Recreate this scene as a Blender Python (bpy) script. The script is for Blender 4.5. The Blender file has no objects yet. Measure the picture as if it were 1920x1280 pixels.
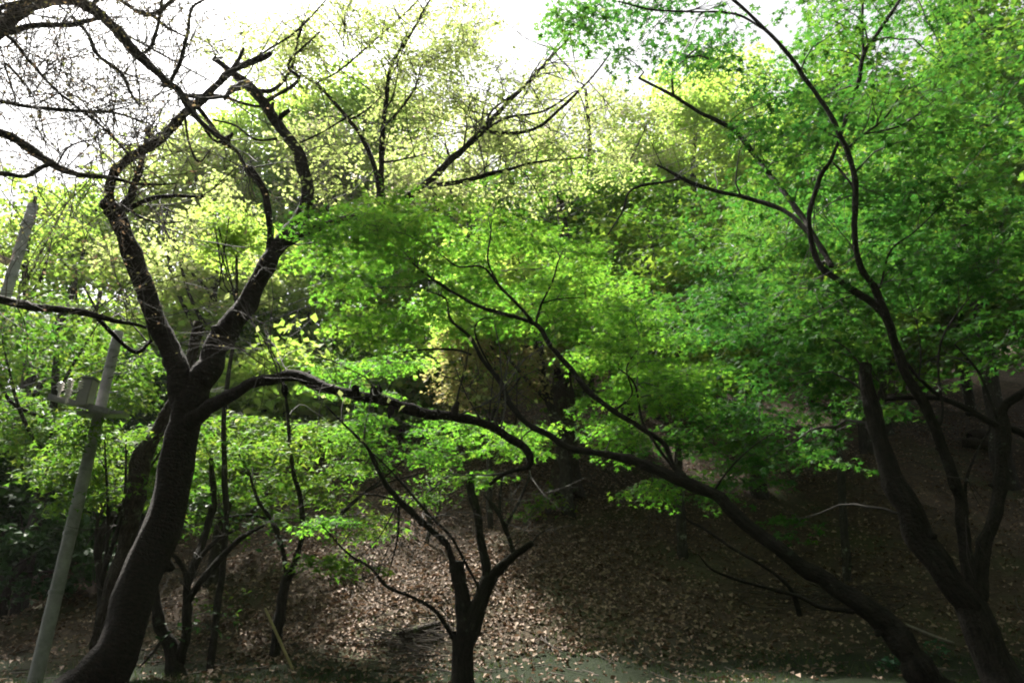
import bpy, math
import numpy as np
from mathutils import Vector, Matrix

# ------------------------------------------------------------------ camera, sky, sun, exposure
S = bpy.context.scene
C = S.collection
F, PITCH, CAM = 1493.0, math.radians(22.0), np.array([0.0, 0.0, 1.6])   # focal length in photo pixels, tilt up, eye
cam_d = bpy.data.cameras.new('camera')
cam_d.sensor_width = 36.0
cam_d.lens = F / 1920 * 36.0
cam_d.clip_start, cam_d.clip_end = 0.05, 1500
cam = bpy.data.objects.new('camera', cam_d)
cam.location = CAM
cam.rotation_euler = (math.pi / 2 + PITCH, 0, 0)
C.objects.link(cam)
S.camera = cam

SUN_EL, SUN_AZ = math.radians(56), math.radians(-38)     # azimuth from +Y towards +X
world = bpy.data.worlds.new('World'); S.world = world; world.use_nodes = True
wn = world.node_tree.nodes; wl = world.node_tree.links
sky = wn.new('ShaderNodeTexSky'); sky.sky_type = 'NISHITA'; sky.sun_disc = False
sky.sun_elevation = SUN_EL; sky.sun_rotation = SUN_AZ
sky.air_density = 1.0; sky.dust_density = 6.0; sky.ozone_density = 0.6
hs = wn.new('ShaderNodeHueSaturation'); hs.inputs['Saturation'].default_value = 0.12   # thin white overcast
wl.new(sky.outputs[0], hs.inputs['Color'])
wl.new(hs.outputs[0], wn['Background'].inputs['Color'])
wn['Background'].inputs['Strength'].default_value = 0.05

sun_d = bpy.data.lights.new('sun', 'SUN'); sun_d.energy = 5.0; sun_d.angle = math.radians(4); sun_d.color = (1, .95, .86)
sun = bpy.data.objects.new('sun', sun_d); C.objects.link(sun)
sdir = Vector((math.sin(SUN_AZ) * math.cos(SUN_EL), math.cos(SUN_AZ) * math.cos(SUN_EL), math.sin(SUN_EL)))
sun.rotation_euler = sdir.to_track_quat('Z', 'Y').to_euler()
sun.location = (0, 0, 60)

S.view_settings.view_transform = 'Standard'; S.view_settings.look = 'None'
S.view_settings.exposure = 2.22; S.view_settings.gamma = 1.0
cy = S.cycles
cy.max_bounces = 6; cy.diffuse_bounces = 4; cy.glossy_bounces = 2; cy.transmission_bounces = 5
cy.use_denoising = True; cy.filter_width = 1.9; cy.caustics_reflective = False; cy.caustics_refractive = False

HAZE = .00025     # air density
# ------------------------------------------------------------------ helpers
fwd = np.array([0, math.cos(PITCH), math.sin(PITCH)]); upv = np.array([0, -math.sin(PITCH), math.cos(PITCH)])
def ray(px, py): return fwd + np.array([(px - 960) / F, 0, 0]) + upv * ((640 - py) / F)
def pt(px, py, Y):
    """world point on the plane y = Y, and metres per photo pixel there"""
    d = ray(px, py); t = Y / d[1]
    return CAM + d * t, t / F

def sst(a, b, x): t = np.clip((x - a) / (b - a), 0, 1); return t * t * (3 - 2 * t)
def hnoise(x, y):
    return (np.sin(x * .9 + 1.3 * np.sin(y * .53)) * .10 + np.sin(y * 1.1 + 1.7 * np.sin(x * .41) + 2) * .09
            + np.sin(x * 2.7 + y * 1.9) * .03 + np.sin(x * 3.1 - y * 2.3 + 1) * .03 + np.sin(x * 6.3 + y * 5.1) * .018 + np.sin(x * 1.9 - y * .7 + 3 * np.sin(y * .3)) * .07)
def height(x, y):
    x = np.asarray(x, float); y = np.asarray(y, float)
    base = 1.27 * sst(1.0, 5.6, y)
    s = .16 + .47 * sst(-9, 0.5, x + .22 * y)
    u = y - 10.0
    rise = s * (np.sqrt(u * u + 1.2) + u) / 2
    cap = 21.0
    rise = cap - (np.sqrt((cap - rise) ** 2 + 4) + cap - rise) / 2 + .05     # levels off along the ridge
    return base + rise + hnoise(x, y) * (.25 + .75 * sst(9, 14, y))
def ground_hit(px, py):
    d = ray(px, py); t = 4.0
    while t < 120:
        p = CAM + d * t
        if p[2] < height(p[0], p[1]): break
        t += .02
    p = CAM + d * t
    return np.array([p[0], p[1], float(height(p[0], p[1]))]), t / F

def mesh(name, V, faces, uv=None, attrs=None, smooth=False):
    me = bpy.data.meshes.new(name)
    V = np.ascontiguousarray(V, np.float32)
    me.vertices.add(len(V)); me.vertices.foreach_set('co', V.ravel())
    faces = [np.asarray(f, np.int32) for f in faces if len(f)]
    idx = np.concatenate([f.ravel() for f in faces])
    sizes = np.concatenate([np.full(len(f), f.shape[1], np.int32) for f in faces])
    me.loops.add(len(idx)); me.loops.foreach_set('vertex_index', idx)
    me.polygons.add(len(sizes))
    me.polygons.foreach_set('loop_start', np.concatenate([[0], np.cumsum(sizes)[:-1]]).astype(np.int32))
    if smooth: me.polygons.foreach_set('use_smooth', np.ones(len(sizes), bool))
    if uv is not None:
        l = me.uv_layers.new(name='UVMap'); l.data.foreach_set('uv', np.ascontiguousarray(uv, np.float32).ravel())
    for k, a in (attrs or {}).items():
        at = me.attributes.new(k, 'FLOAT', 'POINT'); at.data.foreach_set('value', np.ascontiguousarray(a, np.float32))
    me.update(calc_edges=True)
    return me
def link(name, me, mat=None, parent=None, kind=None, label=None):
    o = bpy.data.objects.new(name, me); C.objects.link(o)
    if mat is not None and me is not None and not me.materials: me.materials.append(mat)
    if parent is not None: o.parent = parent
    if kind: o['kind'] = kind
    if label: o['label'] = label
    return o
def thing(name, label, cat, group=None):
    o = bpy.data.objects.new(name, None); C.objects.link(o); o['label'] = label; o['category'] = cat
    o.empty_display_size = .2
    if group: o['group'] = group
    return o

def catmull(P, R, step):
    P = np.asarray(P, float); R = np.asarray(R, float); n = len(P)
    if n == 2: P = np.vstack([P[0], P.mean(0), P[1]]); R = np.array([R[0], R.mean(), R[1]]); n = 3
    E = np.vstack([2 * P[0] - P[1], P, 2 * P[-1] - P[-2]]); oP, oR = [], []
    for i in range(n - 1):
        p0, p1, p2, p3 = E[i:i + 4]; k = max(2, int(np.linalg.norm(p2 - p1) / step))
        t = np.linspace(0, 1, k, endpoint=False)[:, None]
        oP.append(.5 * (2 * p1 + (p2 - p0) * t + (2 * p0 - 5 * p1 + 4 * p2 - p3) * t ** 2 + (3 * p1 - p0 - 3 * p2 + p3) * t ** 3))
        tt = t[:, 0] * t[:, 0] * (3 - 2 * t[:, 0])
        oR.append(R[i] * (1 - tt) + R[i + 1] * tt)
    return np.vstack(oP + [P[-1:]]), np.concatenate(oR + [R[-1:]])

class Tubes:
    """collects tapered tubes; one mesh at the end"""
    def __init__(s): s.V, s.Q, s.T, s.uq, s.ut, s.n = [], [], [], [], [], 0
    def add(s, P, R, sides=6, rng=None, rough=0., cap=False):
        P = np.asarray(P, float); R = np.asarray(R, float); n = len(P)
        T = np.gradient(P, axis=0); T /= np.linalg.norm(T, axis=1)[:, None] + 1e-9
        N = np.zeros_like(P); a = np.array([0, 0, 1.]) if abs(T[0, 2]) < .9 else np.array([1., 0, 0])
        v = np.cross(T[0], a)
        for i in range(n):
            v = v - T[i] * v.dot(T[i]); v /= np.linalg.norm(v) + 1e-9; N[i] = v
        B = np.cross(T, N)
        th = np.linspace(0, 2 * np.pi, sides, endpoint=False)
        rad = np.repeat(R[:, None], sides, 1)
        if rough and rng is not None:
            w = rng.normal(0, 1, (n, sides))
            w = (w + np.roll(w, 1, 1) + np.roll(w, -1, 1)) / 3
            w[1:-1] = (w[:-2] + w[1:-1] + w[2:]) / 2
            flut = .5 * np.sin(2 * th + rng.uniform(0, 6))[None] + .4 * np.sin(3 * th[None] + np.linspace(0, rng.uniform(-4, 4), n)[:, None])
            rad = rad * (1 + rough * (w + .55 * flut))
        ring = P[:, None] + rad[..., None] * (np.cos(th)[None, :, None] * N[:, None] + np.sin(th)[None, :, None] * B[:, None])
        s.V.append(ring.reshape(-1, 3))
        i = np.arange(n - 1)[:, None] * sides; j = np.arange(sides)[None]; j2 = (j + 1) % sides
        q = np.stack([i + j, i + j2, i + sides + j2, i + sides + j], -1).reshape(-1, 4) + s.n
        s.Q.append(q)
        L = np.concatenate([[0], np.cumsum(np.linalg.norm(np.diff(P, axis=0), axis=1))])
        u0 = np.broadcast_to(j / sides, (n - 1, sides)); u1 = np.broadcast_to((j + 1) / sides, (n - 1, sides))
        v0 = np.broadcast_to(L[:-1, None], u0.shape); v1 = np.broadcast_to(L[1:, None], u0.shape)
        circ = 6.28 * float(np.mean(R))
        s.uq.append(np.stack([np.stack([u0 * circ, v0], -1), np.stack([u1 * circ, v0], -1), np.stack([u1 * circ, v1], -1), np.stack([u0 * circ, v1], -1)], 2).reshape(-1, 2))
        m = n * sides
        if cap:
            s.V.append((P[-1] + T[-1] * R[-1] * .35)[None])
            b = (n - 1) * sides + s.n
            t3 = np.stack([b + j[0], b + j2[0], np.full(sides, m + s.n)], -1); s.T.append(t3)
            s.ut.append(np.zeros((sides * 3, 2))); m += 1
        s.n += m
    def mesh(s, name, smooth=True):
        uv = np.vstack(s.uq + s.ut)
        fs = [np.vstack(s.Q)] + ([np.vstack(s.T)] if s.T else [])
        return mesh(name, np.vstack(s.V), fs, uv=uv, smooth=smooth)

# leaf templates: xy in units of the leaf length, z = droop
def fan(angs, rads):
    pts = [(0, 0, 0)] + [(r * math.sin(math.radians(a)), r * math.cos(math.radians(a)), -.22 * r * r) for a, r in zip(angs, rads)]
    n = len(angs); return np.array(pts), np.array([(0, i + 1, i + 2) for i in range(n - 1)])
MAPLE = fan([-112, -80, -52, -25, 0, 25, 52, 80, 112], [.56, .31, .88, .35, 1.0, .35, .88, .31, .56])
MAPLE3 = fan([-100, -42, -4, 40, 95], [.78, .42, 1., .46, .82])
OVAL = (np.array([(0, 0, 0), (.30, .45, .08), (0, 1, -.12), (-.30, .45, .08)]), np.array([(0, 1, 2), (0, 2, 3)]))
CLUMP = (np.array([(0, 0, 0), (.52, .35, .1), (.1, 1, -.15), (-.5, .55, .05)]), np.array([(0, 1, 2), (0, 2, 3)]))
BLOSSOM = (np.array([(0, 0, .05), (.4, .1, 0), (.1, .42, .05), (-.35, .25, 0), (-.2, -.35, .05), (.25, -.3, 0)]), np.array([(0, 1, 2), (0, 2, 3), (0, 3, 4), (0, 4, 5), (0, 5, 1)]))

def frames(nrm, rng):
    nrm = nrm / np.linalg.norm(nrm, axis=1)[:, None]
    a = rng.normal(0, 1, nrm.shape); a -= nrm * (a * nrm).sum(1)[:, None]; a /= np.linalg.norm(a, axis=1)[:, None]
    return np.stack([np.cross(a, nrm), a, nrm], -1)       # columns
def leaves_mesh(name, pos, nrm, size, tmpl, rng, tint=None):
    V0, F0 = tmpl; n = len(pos); M = frames(nrm, rng)
    V = np.einsum('nij,kj->nki', M, V0) * size[:, None, None] + pos[:, None]
    Fc = (F0[None] + (np.arange(n) * len(V0))[:, None, None]).reshape(-1, 3)
    if tint is None: tint = rng.uniform(0, 1, n)
    return mesh(name, V.reshape(-1, 3), [Fc], attrs={'tint': np.repeat(tint, len(V0))})

# ------------------------------------------------------------------ materials
def mat_new(name):
    m = bpy.data.materials.new(name); m.use_nodes = True
    nt = m.node_tree; nt.nodes.clear(); return m, nt.nodes, nt.links
def ramp(n, stops):
    r = n.new('ShaderNodeValToRGB'); e = r.color_ramp.elements
    while len(e) < len(stops): e.new(.5)
    for el, (p, c) in zip(e, stops): el.position = p; el.color = (*c, 1)
    return r
def leaf_mat(name, cols, trans=.5, rough=.62, tgain=(1.25, 1.3, .75), spec=.12):
    m, n, l = mat_new(name)
    at = n.new('ShaderNodeAttribute'); at.attribute_name = 'tint'
    r = ramp(n, [(i / (len(cols) - 1), c) for i, c in enumerate(cols)]); l.new(at.outputs['Fac'], r.inputs[0])
    p = n.new('ShaderNodeBsdfPrincipled'); p.inputs['Roughness'].default_value = rough; p.inputs['Specular IOR Level'].default_value = spec
    l.new(r.outputs[0], p.inputs['Base Color'])
    mu = n.new('ShaderNodeMix'); mu.data_type = 'RGBA'; mu.blend_type = 'MULTIPLY'; mu.inputs[0].default_value = 1; mu.inputs[7].default_value = (*tgain, 1); mu.clamp_result = False
    l.new(r.outputs[0], mu.inputs[6])
    tr = n.new('ShaderNodeBsdfTranslucent'); l.new(mu.outputs[2], tr.inputs['Color'])
    mx = n.new('ShaderNodeMixShader'); mx.inputs[0].default_value = trans
    l.new(p.outputs[0], mx.inputs[1]); l.new(tr.outputs[0], mx.inputs[2])
    o = n.new('ShaderNodeOutputMaterial'); l.new(mx.outputs[0], o.inputs[0]); return m
def bark_mat(name, dark, light, lichen=(.20, .21, .17), lich=.60, band=30., along=6., bump=.6):
    m, n, l = mat_new(name)
    uv = n.new('ShaderNodeUVMap'); mp = n.new('ShaderNodeMapping'); l.new(uv.outputs[0], mp.inputs[0])
    mp.inputs['Scale'].default_value = (along, band, 1)
    n1 = n.new('ShaderNodeTexNoise'); n1.inputs['Scale'].default_value = 1.; n1.inputs['Detail'].default_value = 6; n1.inputs['Roughness'].default_value = .65; l.new(mp.outputs[0], n1.inputs[0])
    geo = n.new('ShaderNodeNewGeometry')
    n2 = n.new('ShaderNodeTexNoise'); n2.inputs['Scale'].default_value = 7; n2.inputs['Detail'].default_value = 8; n2.inputs['Roughness'].default_value = .7; l.new(geo.outputs['Position'], n2.inputs[0])
    r1 = ramp(n, [(.35, dark), (.68, light)]); l.new(n1.outputs[0], r1.inputs[0])
    rl = ramp(n, [(lich, (0, 0, 0)), (lich + .1, (1, 1, 1))]); l.new(n2.outputs[0], rl.inputs[0])
    mx = n.new('ShaderNodeMix'); mx.data_type = 'RGBA'; l.new(rl.outputs[0], mx.inputs[0]); l.new(r1.outputs[0], mx.inputs[6]); mx.inputs[7].default_value = (*lichen, 1)
    p = n.new('ShaderNodeBsdfPrincipled'); p.inputs['Roughness'].default_value = .9; p.inputs['Specular IOR Level'].default_value = .15
    l.new(mx.outputs[2], p.inputs['Base Color'])
    n3 = n.new('ShaderNodeTexNoise'); n3.inputs['Scale'].default_value = 45; n3.inputs['Detail'].default_value = 6; l.new(geo.outputs['Position'], n3.inputs[0])
    ad = n.new('ShaderNodeMath'); ad.operation = 'ADD'; l.new(n1.outputs[0], ad.inputs[0]); l.new(n3.outputs[0], ad.inputs[1])
    b = n.new('ShaderNodeBump'); b.inputs['Strength'].default_value = bump; b.inputs['Distance'].default_value = .05; l.new(ad.outputs[0], b.inputs['Height']); l.new(b.outputs[0], p.inputs['Normal'])
    o = n.new('ShaderNodeOutputMaterial'); l.new(p.outputs[0], o.inputs[0]); return m
def plain_mat(name, cA, cB, scale=8., rough=.8, metal=0., bump=.2):
    m, n, l = mat_new(name)
    geo = n.new('ShaderNodeNewGeometry')
    n2 = n.new('ShaderNodeTexNoise'); n2.inputs['Scale'].default_value = scale; n2.inputs['Detail'].default_value = 7; n2.inputs['Roughness'].default_value = .7; l.new(geo.outputs['Position'], n2.inputs[0])
    r = ramp(n, [(.35, cA), (.65, cB)]); l.new(n2.outputs[0], r.inputs[0])
    p = n.new('ShaderNodeBsdfPrincipled'); p.inputs['Roughness'].default_value = rough; p.inputs['Metallic'].default_value = metal
    l.new(r.outputs[0], p.inputs['Base Color'])
    b = n.new('ShaderNodeBump'); b.inputs['Strength'].default_value = bump; b.inputs['Distance'].default_value = .01; l.new(n2.outputs[0], b.inputs['Height']); l.new(b.outputs[0], p.inputs['Normal'])
    o = n.new('ShaderNodeOutputMaterial'); l.new(p.outputs[0], o.inputs[0]); return m

M_cherry_bark = bark_mat('cherry_bark', (.010, .008, .007), (.038, .030, .025), lichen=(.10, .10, .085), lich=.66, band=38, along=16, bump=.9)
M_maple_bark = bark_mat('maple_bark', (.010, .009, .0075), (.036, .030, .025), lichen=(.06, .07, .05), lich=.6, band=7, along=40)
M_grey_bark = bark_mat('grey_bark', (.016, .014, .012), (.05, .044, .038), lichen=(.2, .21, .17), lich=.58, band=8, along=30)
M_dead_bark = bark_mat('dead_bark', (.016, .012, .009), (.065, .05, .038), lichen=(.10, .12, .06), lich=.55, band=12, along=30, bump=1.)
M_twig = plain_mat('twig_bark', (.016, .013, .011), (.05, .04, .034), 12)
M_twig_grey = plain_mat('grey_twig', (.045, .038, .034), (.12, .10, .09), 12)
M_twig_pale = plain_mat('pale_twig', (.06, .05, .04), (.13, .11, .09), 12)
L_maple = leaf_mat('maple_leaf', [(.019, .078, .022), (.034, .118, .024), (.060, .155, .029), (.105, .188, .036)], .5)
L_maple_c = leaf_mat('maple_leaf_fresh', [(.045, .145, .022), (.08, .21, .03), (.13, .265, .04), (.20, .31, .055)], .6)
L_mid = leaf_mat('woodland_leaf', [(.035, .10, .018), (.065, .15, .022), (.11, .19, .03), (.17, .22, .045)], .5)
L_yel = leaf_mat('yellow_green_leaf', [(.13, .24, .05), (.20, .31, .075), (.27, .36, .10), (.34, .40, .14)], .65)
L_pale = leaf_mat('young_cherry_leaf', [(.19, .26, .08), (.26, .32, .12), (.32, .36, .17), (.23, .32, .09), (.42, .39, .30)], .68, tgain=(1.2, 1.22, .9))
L_blossom = leaf_mat('cherry_petal', [(.50, .40, .40), (.62, .54, .52)], .45, tgain=(1, .95, .9))
L_bronze = leaf_mat('bronze_leaf', [(.25, .19, .09), (.29, .25, .11), (.22, .26, .08), (.32, .28, .16)], .6, tgain=(1.05, 1.05, .85))
L_dark = leaf_mat('evergreen_leaf', [(.015, .045, .018), (.025, .065, .022), (.04, .085, .025)], .25, rough=.55, spec=.12)
L_bud = leaf_mat('reddish_bud', [(.12, .08, .055), (.16, .12, .08), (.14, .16, .06), (.22, .17, .13)], .45, tgain=(1.1, 1, .85))
L_fern = leaf_mat('blue_green_leaf', [(.02, .07, .04), (.035, .10, .055)], .4)
L_grass = leaf_mat('grass_blade', [(.018, .045, .012), (.03, .065, .016), (.045, .07, .02), (.07, .07, .035)], .35)
L_litter = leaf_mat('dead_leaf', [(.06, .038, .026), (.11, .072, .05), (.18, .125, .09), (.27, .20, .15), (.13, .09, .055)], .12, rough=.75, tgain=(1, .85, .7), spec=.2)

# ------------------------------------------------------------------ the ground
def spaced(lo, c0, c1, hi, step, k):
    mid = np.arange(c0, c1, step)
    def out(n, d): t = np.linspace(0, 1, n + 1)[1:]; return d * (np.expm1(k * t) / math.expm1(k))
    return np.concatenate([(c0 - out(26, c0 - lo))[::-1], mid, c1 - step + out(26, hi - c1 + step)])
gx = spaced(-160, -20, 26, 160, .22, 4.5); gy = spaced(-120, 5, 36, 180, .20, 4.5)
X, Yg = np.meshgrid(gx, gy); Z = height(X, Yg)
grng = np.random.default_rng(3)
fine = ((X > -20) & (X < 26) & (Yg > 5) & (Yg < 36))
Z = Z + np.where(fine, grng.normal(0, .012, Z.shape), 0)
ny, nx = X.shape; ii = np.arange(ny - 1)[:, None] * nx; jj = np.arange(nx - 1)[None]
Q = np.stack([ii + jj, ii + jj + 1, ii + nx + jj + 1, ii + nx + jj], -1).reshape(-1, 4)
m, n, l = mat_new('forest_floor')
geo = n.new('ShaderNodeNewGeometry')
na = n.new('ShaderNodeTexNoise'); na.inputs['Scale'].default_value = 22; na.inputs['Detail'].default_value = 8; na.inputs['Roughness'].default_value = .75; l.new(geo.outputs['Position'], na.inputs[0])
nb = n.new('ShaderNodeTexNoise'); nb.inputs['Scale'].default_value = .8; nb.inputs['Detail'].default_value = 5; l.new(geo.outputs['Position'], nb.inputs[0])
vo = n.new('ShaderNodeTexVoronoi'); vo.inputs['Scale'].default_value = 16; l.new(geo.outputs['Position'], vo.inputs[0])
ra = ramp(n, [(.3, (.018, .014, .010)), (.5, (.04, .029, .020)), (.72, (.10, .07, .048))]); l.new(na.outputs[0], ra.inputs[0])
rv = ramp(n, [(0, (.025, .018, .013)), (.5, (.06, .042, .030)), (1, (.14, .10, .07))]); l.new(vo.outputs['Color'], rv.inputs[0])
mxa = n.new('ShaderNodeMix'); mxa.data_type = 'RGBA'; mxa.inputs[0].default_value = .45; l.new(ra.outputs[0], mxa.inputs[6]); l.new(rv.outputs[0], mxa.inputs[7])
rm = ramp(n, [(.5, (0, 0, 0)), (.7, (.6, .6, .6))]); l.new(nb.outputs[0], rm.inputs[0])
mxb = n.new('ShaderNodeMix'); mxb.data_type = 'RGBA'; l.new(rm.outputs[0], mxb.inputs[0]); l.new(mxa.outputs[2], mxb.inputs[6]); mxb.inputs[7].default_value = (.04, .055, .02, 1)
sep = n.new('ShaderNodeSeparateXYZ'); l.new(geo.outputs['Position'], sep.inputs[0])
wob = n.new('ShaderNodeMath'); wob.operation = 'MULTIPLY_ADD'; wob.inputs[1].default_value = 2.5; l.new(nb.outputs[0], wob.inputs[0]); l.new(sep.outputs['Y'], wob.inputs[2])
mr = n.new('ShaderNodeMapRange'); mr.inputs['From Min'].default_value = 12.2; mr.inputs['From Max'].default_value = 11.2; l.new(wob.outputs[0], mr.inputs['Value'])    # green foot of the slope, darkened in colour to stand in for shade
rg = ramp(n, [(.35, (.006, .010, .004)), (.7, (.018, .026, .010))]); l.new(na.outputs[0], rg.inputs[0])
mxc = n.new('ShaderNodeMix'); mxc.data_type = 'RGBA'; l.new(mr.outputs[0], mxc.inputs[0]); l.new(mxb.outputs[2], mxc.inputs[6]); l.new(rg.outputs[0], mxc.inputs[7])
p = n.new('ShaderNodeBsdfPrincipled'); p.inputs['Roughness'].default_value = .95; p.inputs['Specular IOR Level'].default_value = .1; l.new(mxc.outputs[2], p.inputs['Base Color'])
bp = n.new('ShaderNodeBump'); bp.inputs['Strength'].default_value = .8; bp.inputs['Distance'].default_value = .04; l.new(na.outputs[0], bp.inputs['Height']); l.new(bp.outputs[0], p.inputs['Normal'])
o = n.new('ShaderNodeOutputMaterial'); l.new(p.outputs[0], o.inputs[0])
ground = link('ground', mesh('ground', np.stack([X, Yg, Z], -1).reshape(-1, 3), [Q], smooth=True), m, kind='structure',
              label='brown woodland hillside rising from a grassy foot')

# ------------------------------------------------------------------ tree building
def samples(limbs):
    return np.vstack([P for P, R in limbs]), np.concatenate([R for P, R in limbs])
class Tree:
    def __init__(s, name, label, seed, bark, cat='tree', group=None):
        s.o = thing(name, label, cat, group); s.rng = np.random.default_rng(seed); s.bark = bark
        s.ws = 1.; s.limbs = []; s.tw = Tubes(); s.pos, s.nrm, s.size, s.tint = [], [], [], []; s.first = True
    def limb(s, spec, rough=.10, cap=True, sides=None, name=None, wob=.25, free=False, step=.035):
        """spec: (photo x, photo y, world y, width in photo px) nodes, or free=True for (x, y, z, r) in metres"""
        if free: P = np.array([q[:3] for q in spec], float); R = np.array([q[3] for q in spec], float)
        else:
            P, R = [], []
            for px, py, Y, w in spec:
                p, k = pt(px, py, Y); P.append(p); R.append(w * k / 2 * s.ws)
            P = np.array(P); R = np.array(R)
        st = max(step, float(np.mean(R)) * .7)
        Pc, Rc = catmull(P, R, st)
        w = s.rng.normal(0, 1, Pc.shape)
        for _ in range(3): w[1:-1] = (w[:-2] + w[1:-1] + w[2:]) / 3
        Pc = Pc + w * Rc[:, None] * wob
        bump = s.rng.normal(0, 1, len(Rc)); bump[1:-1] = (bump[:-2] + bump[1:-1] + bump[2:]) / 3
        Rc = Rc * (1 + .10 * bump)
        T = Tubes(); T.add(Pc, Rc, sides or (22 if np.mean(R) > .15 else 14 if np.mean(R) > .06 else 8), s.rng, rough, cap)
        # knots and snags
        for q in range(int(len(Pc) * .05)):
            i = s.rng.integers(2, len(Pc) - 2)
            if Rc[i] < .03: continue
            d = s.rng.normal(0, 1, 3); tg = Pc[i + 1] - Pc[i]; tg /= np.linalg.norm(tg); d -= tg * d.dot(tg); d /= np.linalg.norm(d)
            a = Pc[i] + d * Rc[i] * .7; le = Rc[i] * s.rng.uniform(.5, .9)
            T.add([a, a + d * le * .6 + tg * le * .2, a + d * le], [Rc[i] * .45, Rc[i] * .33, Rc[i] * .16], 7, s.rng, .15, True)
        nm = name or ('trunk' if s.first else 'limb'); s.first = False
        link(nm, T.mesh(nm), s.bark, s.o)
        s.limbs.append((Pc, Rc)); return Pc, Rc
    def root_point(s, px, Y, flare=0):
        """x on the plane y=Y for photo column px near the photo's lower edge, dropped to the ground"""
        p, k = pt(px, 1290, Y); return float(p[0]), float(height(p[0], Y)), k
    def twig(s, P, R, sides=4): s.tw.add(P, R, sides)
    def bare(s, a, d, L, r, depth, sag=0., spread=.7, kids=(3, 5), bend=.22, leaf=None):
        k = max(3, int(L / .14)); k = min(k, 7); P = [a]; dd = d / np.linalg.norm(d)
        for i in range(k):
            dd = dd + s.rng.normal(0, bend, 3) * .6 + np.array([0, 0, -sag]) * .1; dd /= np.linalg.norm(dd)
            P.append(P[-1] + dd * L / k)
        P = np.array(P); s.tw.add(P, np.linspace(r, r * .45, k + 1), 4 if r > .006 else 3)
        if leaf is not None and depth <= 1:
            nl = s.rng.poisson(leaf * L)
            for q in range(nl):
                s.pos.append((P[s.rng.integers(1, k + 1)] + s.rng.normal(0, .02, 3))[None]); s.nrm.append((np.array([0, 0, .6]) + s.rng.normal(0, .7, 3))[None])
        if depth > 0:
            for q in range(s.rng.integers(*kids)):
                i = s.rng.integers(1, k); t = P[i + 1] - P[i]; t /= np.linalg.norm(t)
                nd = t + s.rng.normal(0, spread, 3); nd /= np.linalg.norm(nd)
                s.bare(P[i], nd, L * s.rng.uniform(.45, .75), r * .58, depth - 1, sag, spread, kids, bend, leaf)
    def bare_from_limbs(s, n, L=(.5, 1.1), r=.009, depth=2, rmax=.06, box=None, **kw):
        P, R = samples(s.limbs); ok = np.where(R < rmax)[0]
        for q in range(n):
            i = s.rng.choice(ok); d = s.rng.normal(0, 1, 3) + np.array([0, -.1, .35])
            s.bare(P[i], d, s.rng.uniform(*L), min(r, R[i] * .8), depth, **kw)
    def connect(s, target, r=None, far=False):
        P, R = samples(s.limbs)
        d = np.linalg.norm(P - target, axis=1) + 1.2 * np.clip(P[:, 2] - target[2] + .1, 0, None)
        i = int(np.argmin(d + s.rng.uniform(0, .25, len(d)))); a = P[i]; L = np.linalg.norm(target - a)
        if L < .05: return
        j = min(i + 1, len(P) - 1); t = P[j] - P[max(j - 1, 0)]; t = t / (np.linalg.norm(t) + 1e-9)
        c = a + (t * .25 + np.array([0, 0, .12])) * L + (target - a) * .25 + s.rng.normal(0, .06, 3) * L
        k = int(np.clip(L / .12, 5, 5 if far else 12)); u = np.linspace(0, 1, k)[:, None]
        Q = (1 - u) ** 2 * a + 2 * u * (1 - u) * c + u * u * target
        Q[1:-1] += s.rng.normal(0, .018, (k - 2, 3)) * min(1, L)
        r0 = min(R[i] * .7, .006 + .008 * L) if r is None else r
        s.tw.add(Q, np.linspace(r0, .0032, k), 3 if far else 4)
        if L > .4: s.limbs.append((Q[k // 3:], np.linspace(r0, .0032, k)[k // 3:]))
    def pad(s, c, rx, n, size, thick=.10, droop=.35, tilt=None, nspread=.42, out=None, conn=True, spokes=4):
        """a layered spray of leaves round the end of a branchlet"""
        rng = s.rng
        if conn: s.connect(c, far=spokes < 3)
        tx, ty = rng.normal(0, .16, 2) if tilt is None else tilt
        ang = rng.uniform(0, 2 * np.pi); asp = rng.uniform(.5, .9)
        k = rng.uniform(0, 1, n) ** .55 * rx; th = rng.uniform(0, 2 * np.pi, n)
        lump = 1 + .35 * np.sin(3 * th + rng.uniform(0, 6)) * rng.uniform(.3, 1)
        a = k * lump * np.cos(th); b = k * lump * np.sin(th) * asp
        x = a * math.cos(ang) - b * math.sin(ang); y = a * math.sin(ang) + b * math.cos(ang)
        z = x * tx + y * ty - droop * (k / rx) ** 2 * rx * .6 + rng.normal(0, thick * rx, n)
        s.pos.append(c + np.stack([x, y, z], -1))
        nn = np.stack([x / rx * .45, y / rx * .45, np.ones(n)], -1) + rng.normal(0, nspread, (n, 3)); s.nrm.append(nn)
        for q in range(spokes):
            t = rng.uniform(0, 2 * np.pi); L = rx * rng.uniform(.6, .95)
            e = np.array([math.cos(t), math.sin(t), 0]); u = np.linspace(0, 1, 5)[:, None]
            Pp = c + e * L * u + np.array([0, 0, 1]) * ((e[0] * tx + e[1] * ty) * L * u - droop * (L * u / rx) ** 2 * rx * .6) + rng.normal(0, .01, (5, 3))
            Pp[0] = c; s.tw.add(Pp, np.linspace(.0032, .0016, 5), 3)
    def foliage(s, regions, size, per_m2=420, thick=.10, droop=.35, rad=(.22, .5)):
        """regions: photo ellipses (cx, cy, rx, ry, Y0, Y1, pads)"""
        for cx, cy, rx, ry, Y0, Y1, n in regions:
            for q in range(n):
                a = s.rng.uniform(0, 2 * np.pi); k = s.rng.uniform(0, 1) ** .5
                c, sc = pt(cx + rx * k * math.cos(a), cy + ry * k * math.sin(a), s.rng.uniform(Y0, Y1))
                if c[2] < height(c[0], c[1]) + .3: continue
                R = s.rng.uniform(*rad)
                s.pad(c, R, int(per_m2 * R * R * 2.2), size, thick, droop)
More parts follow.
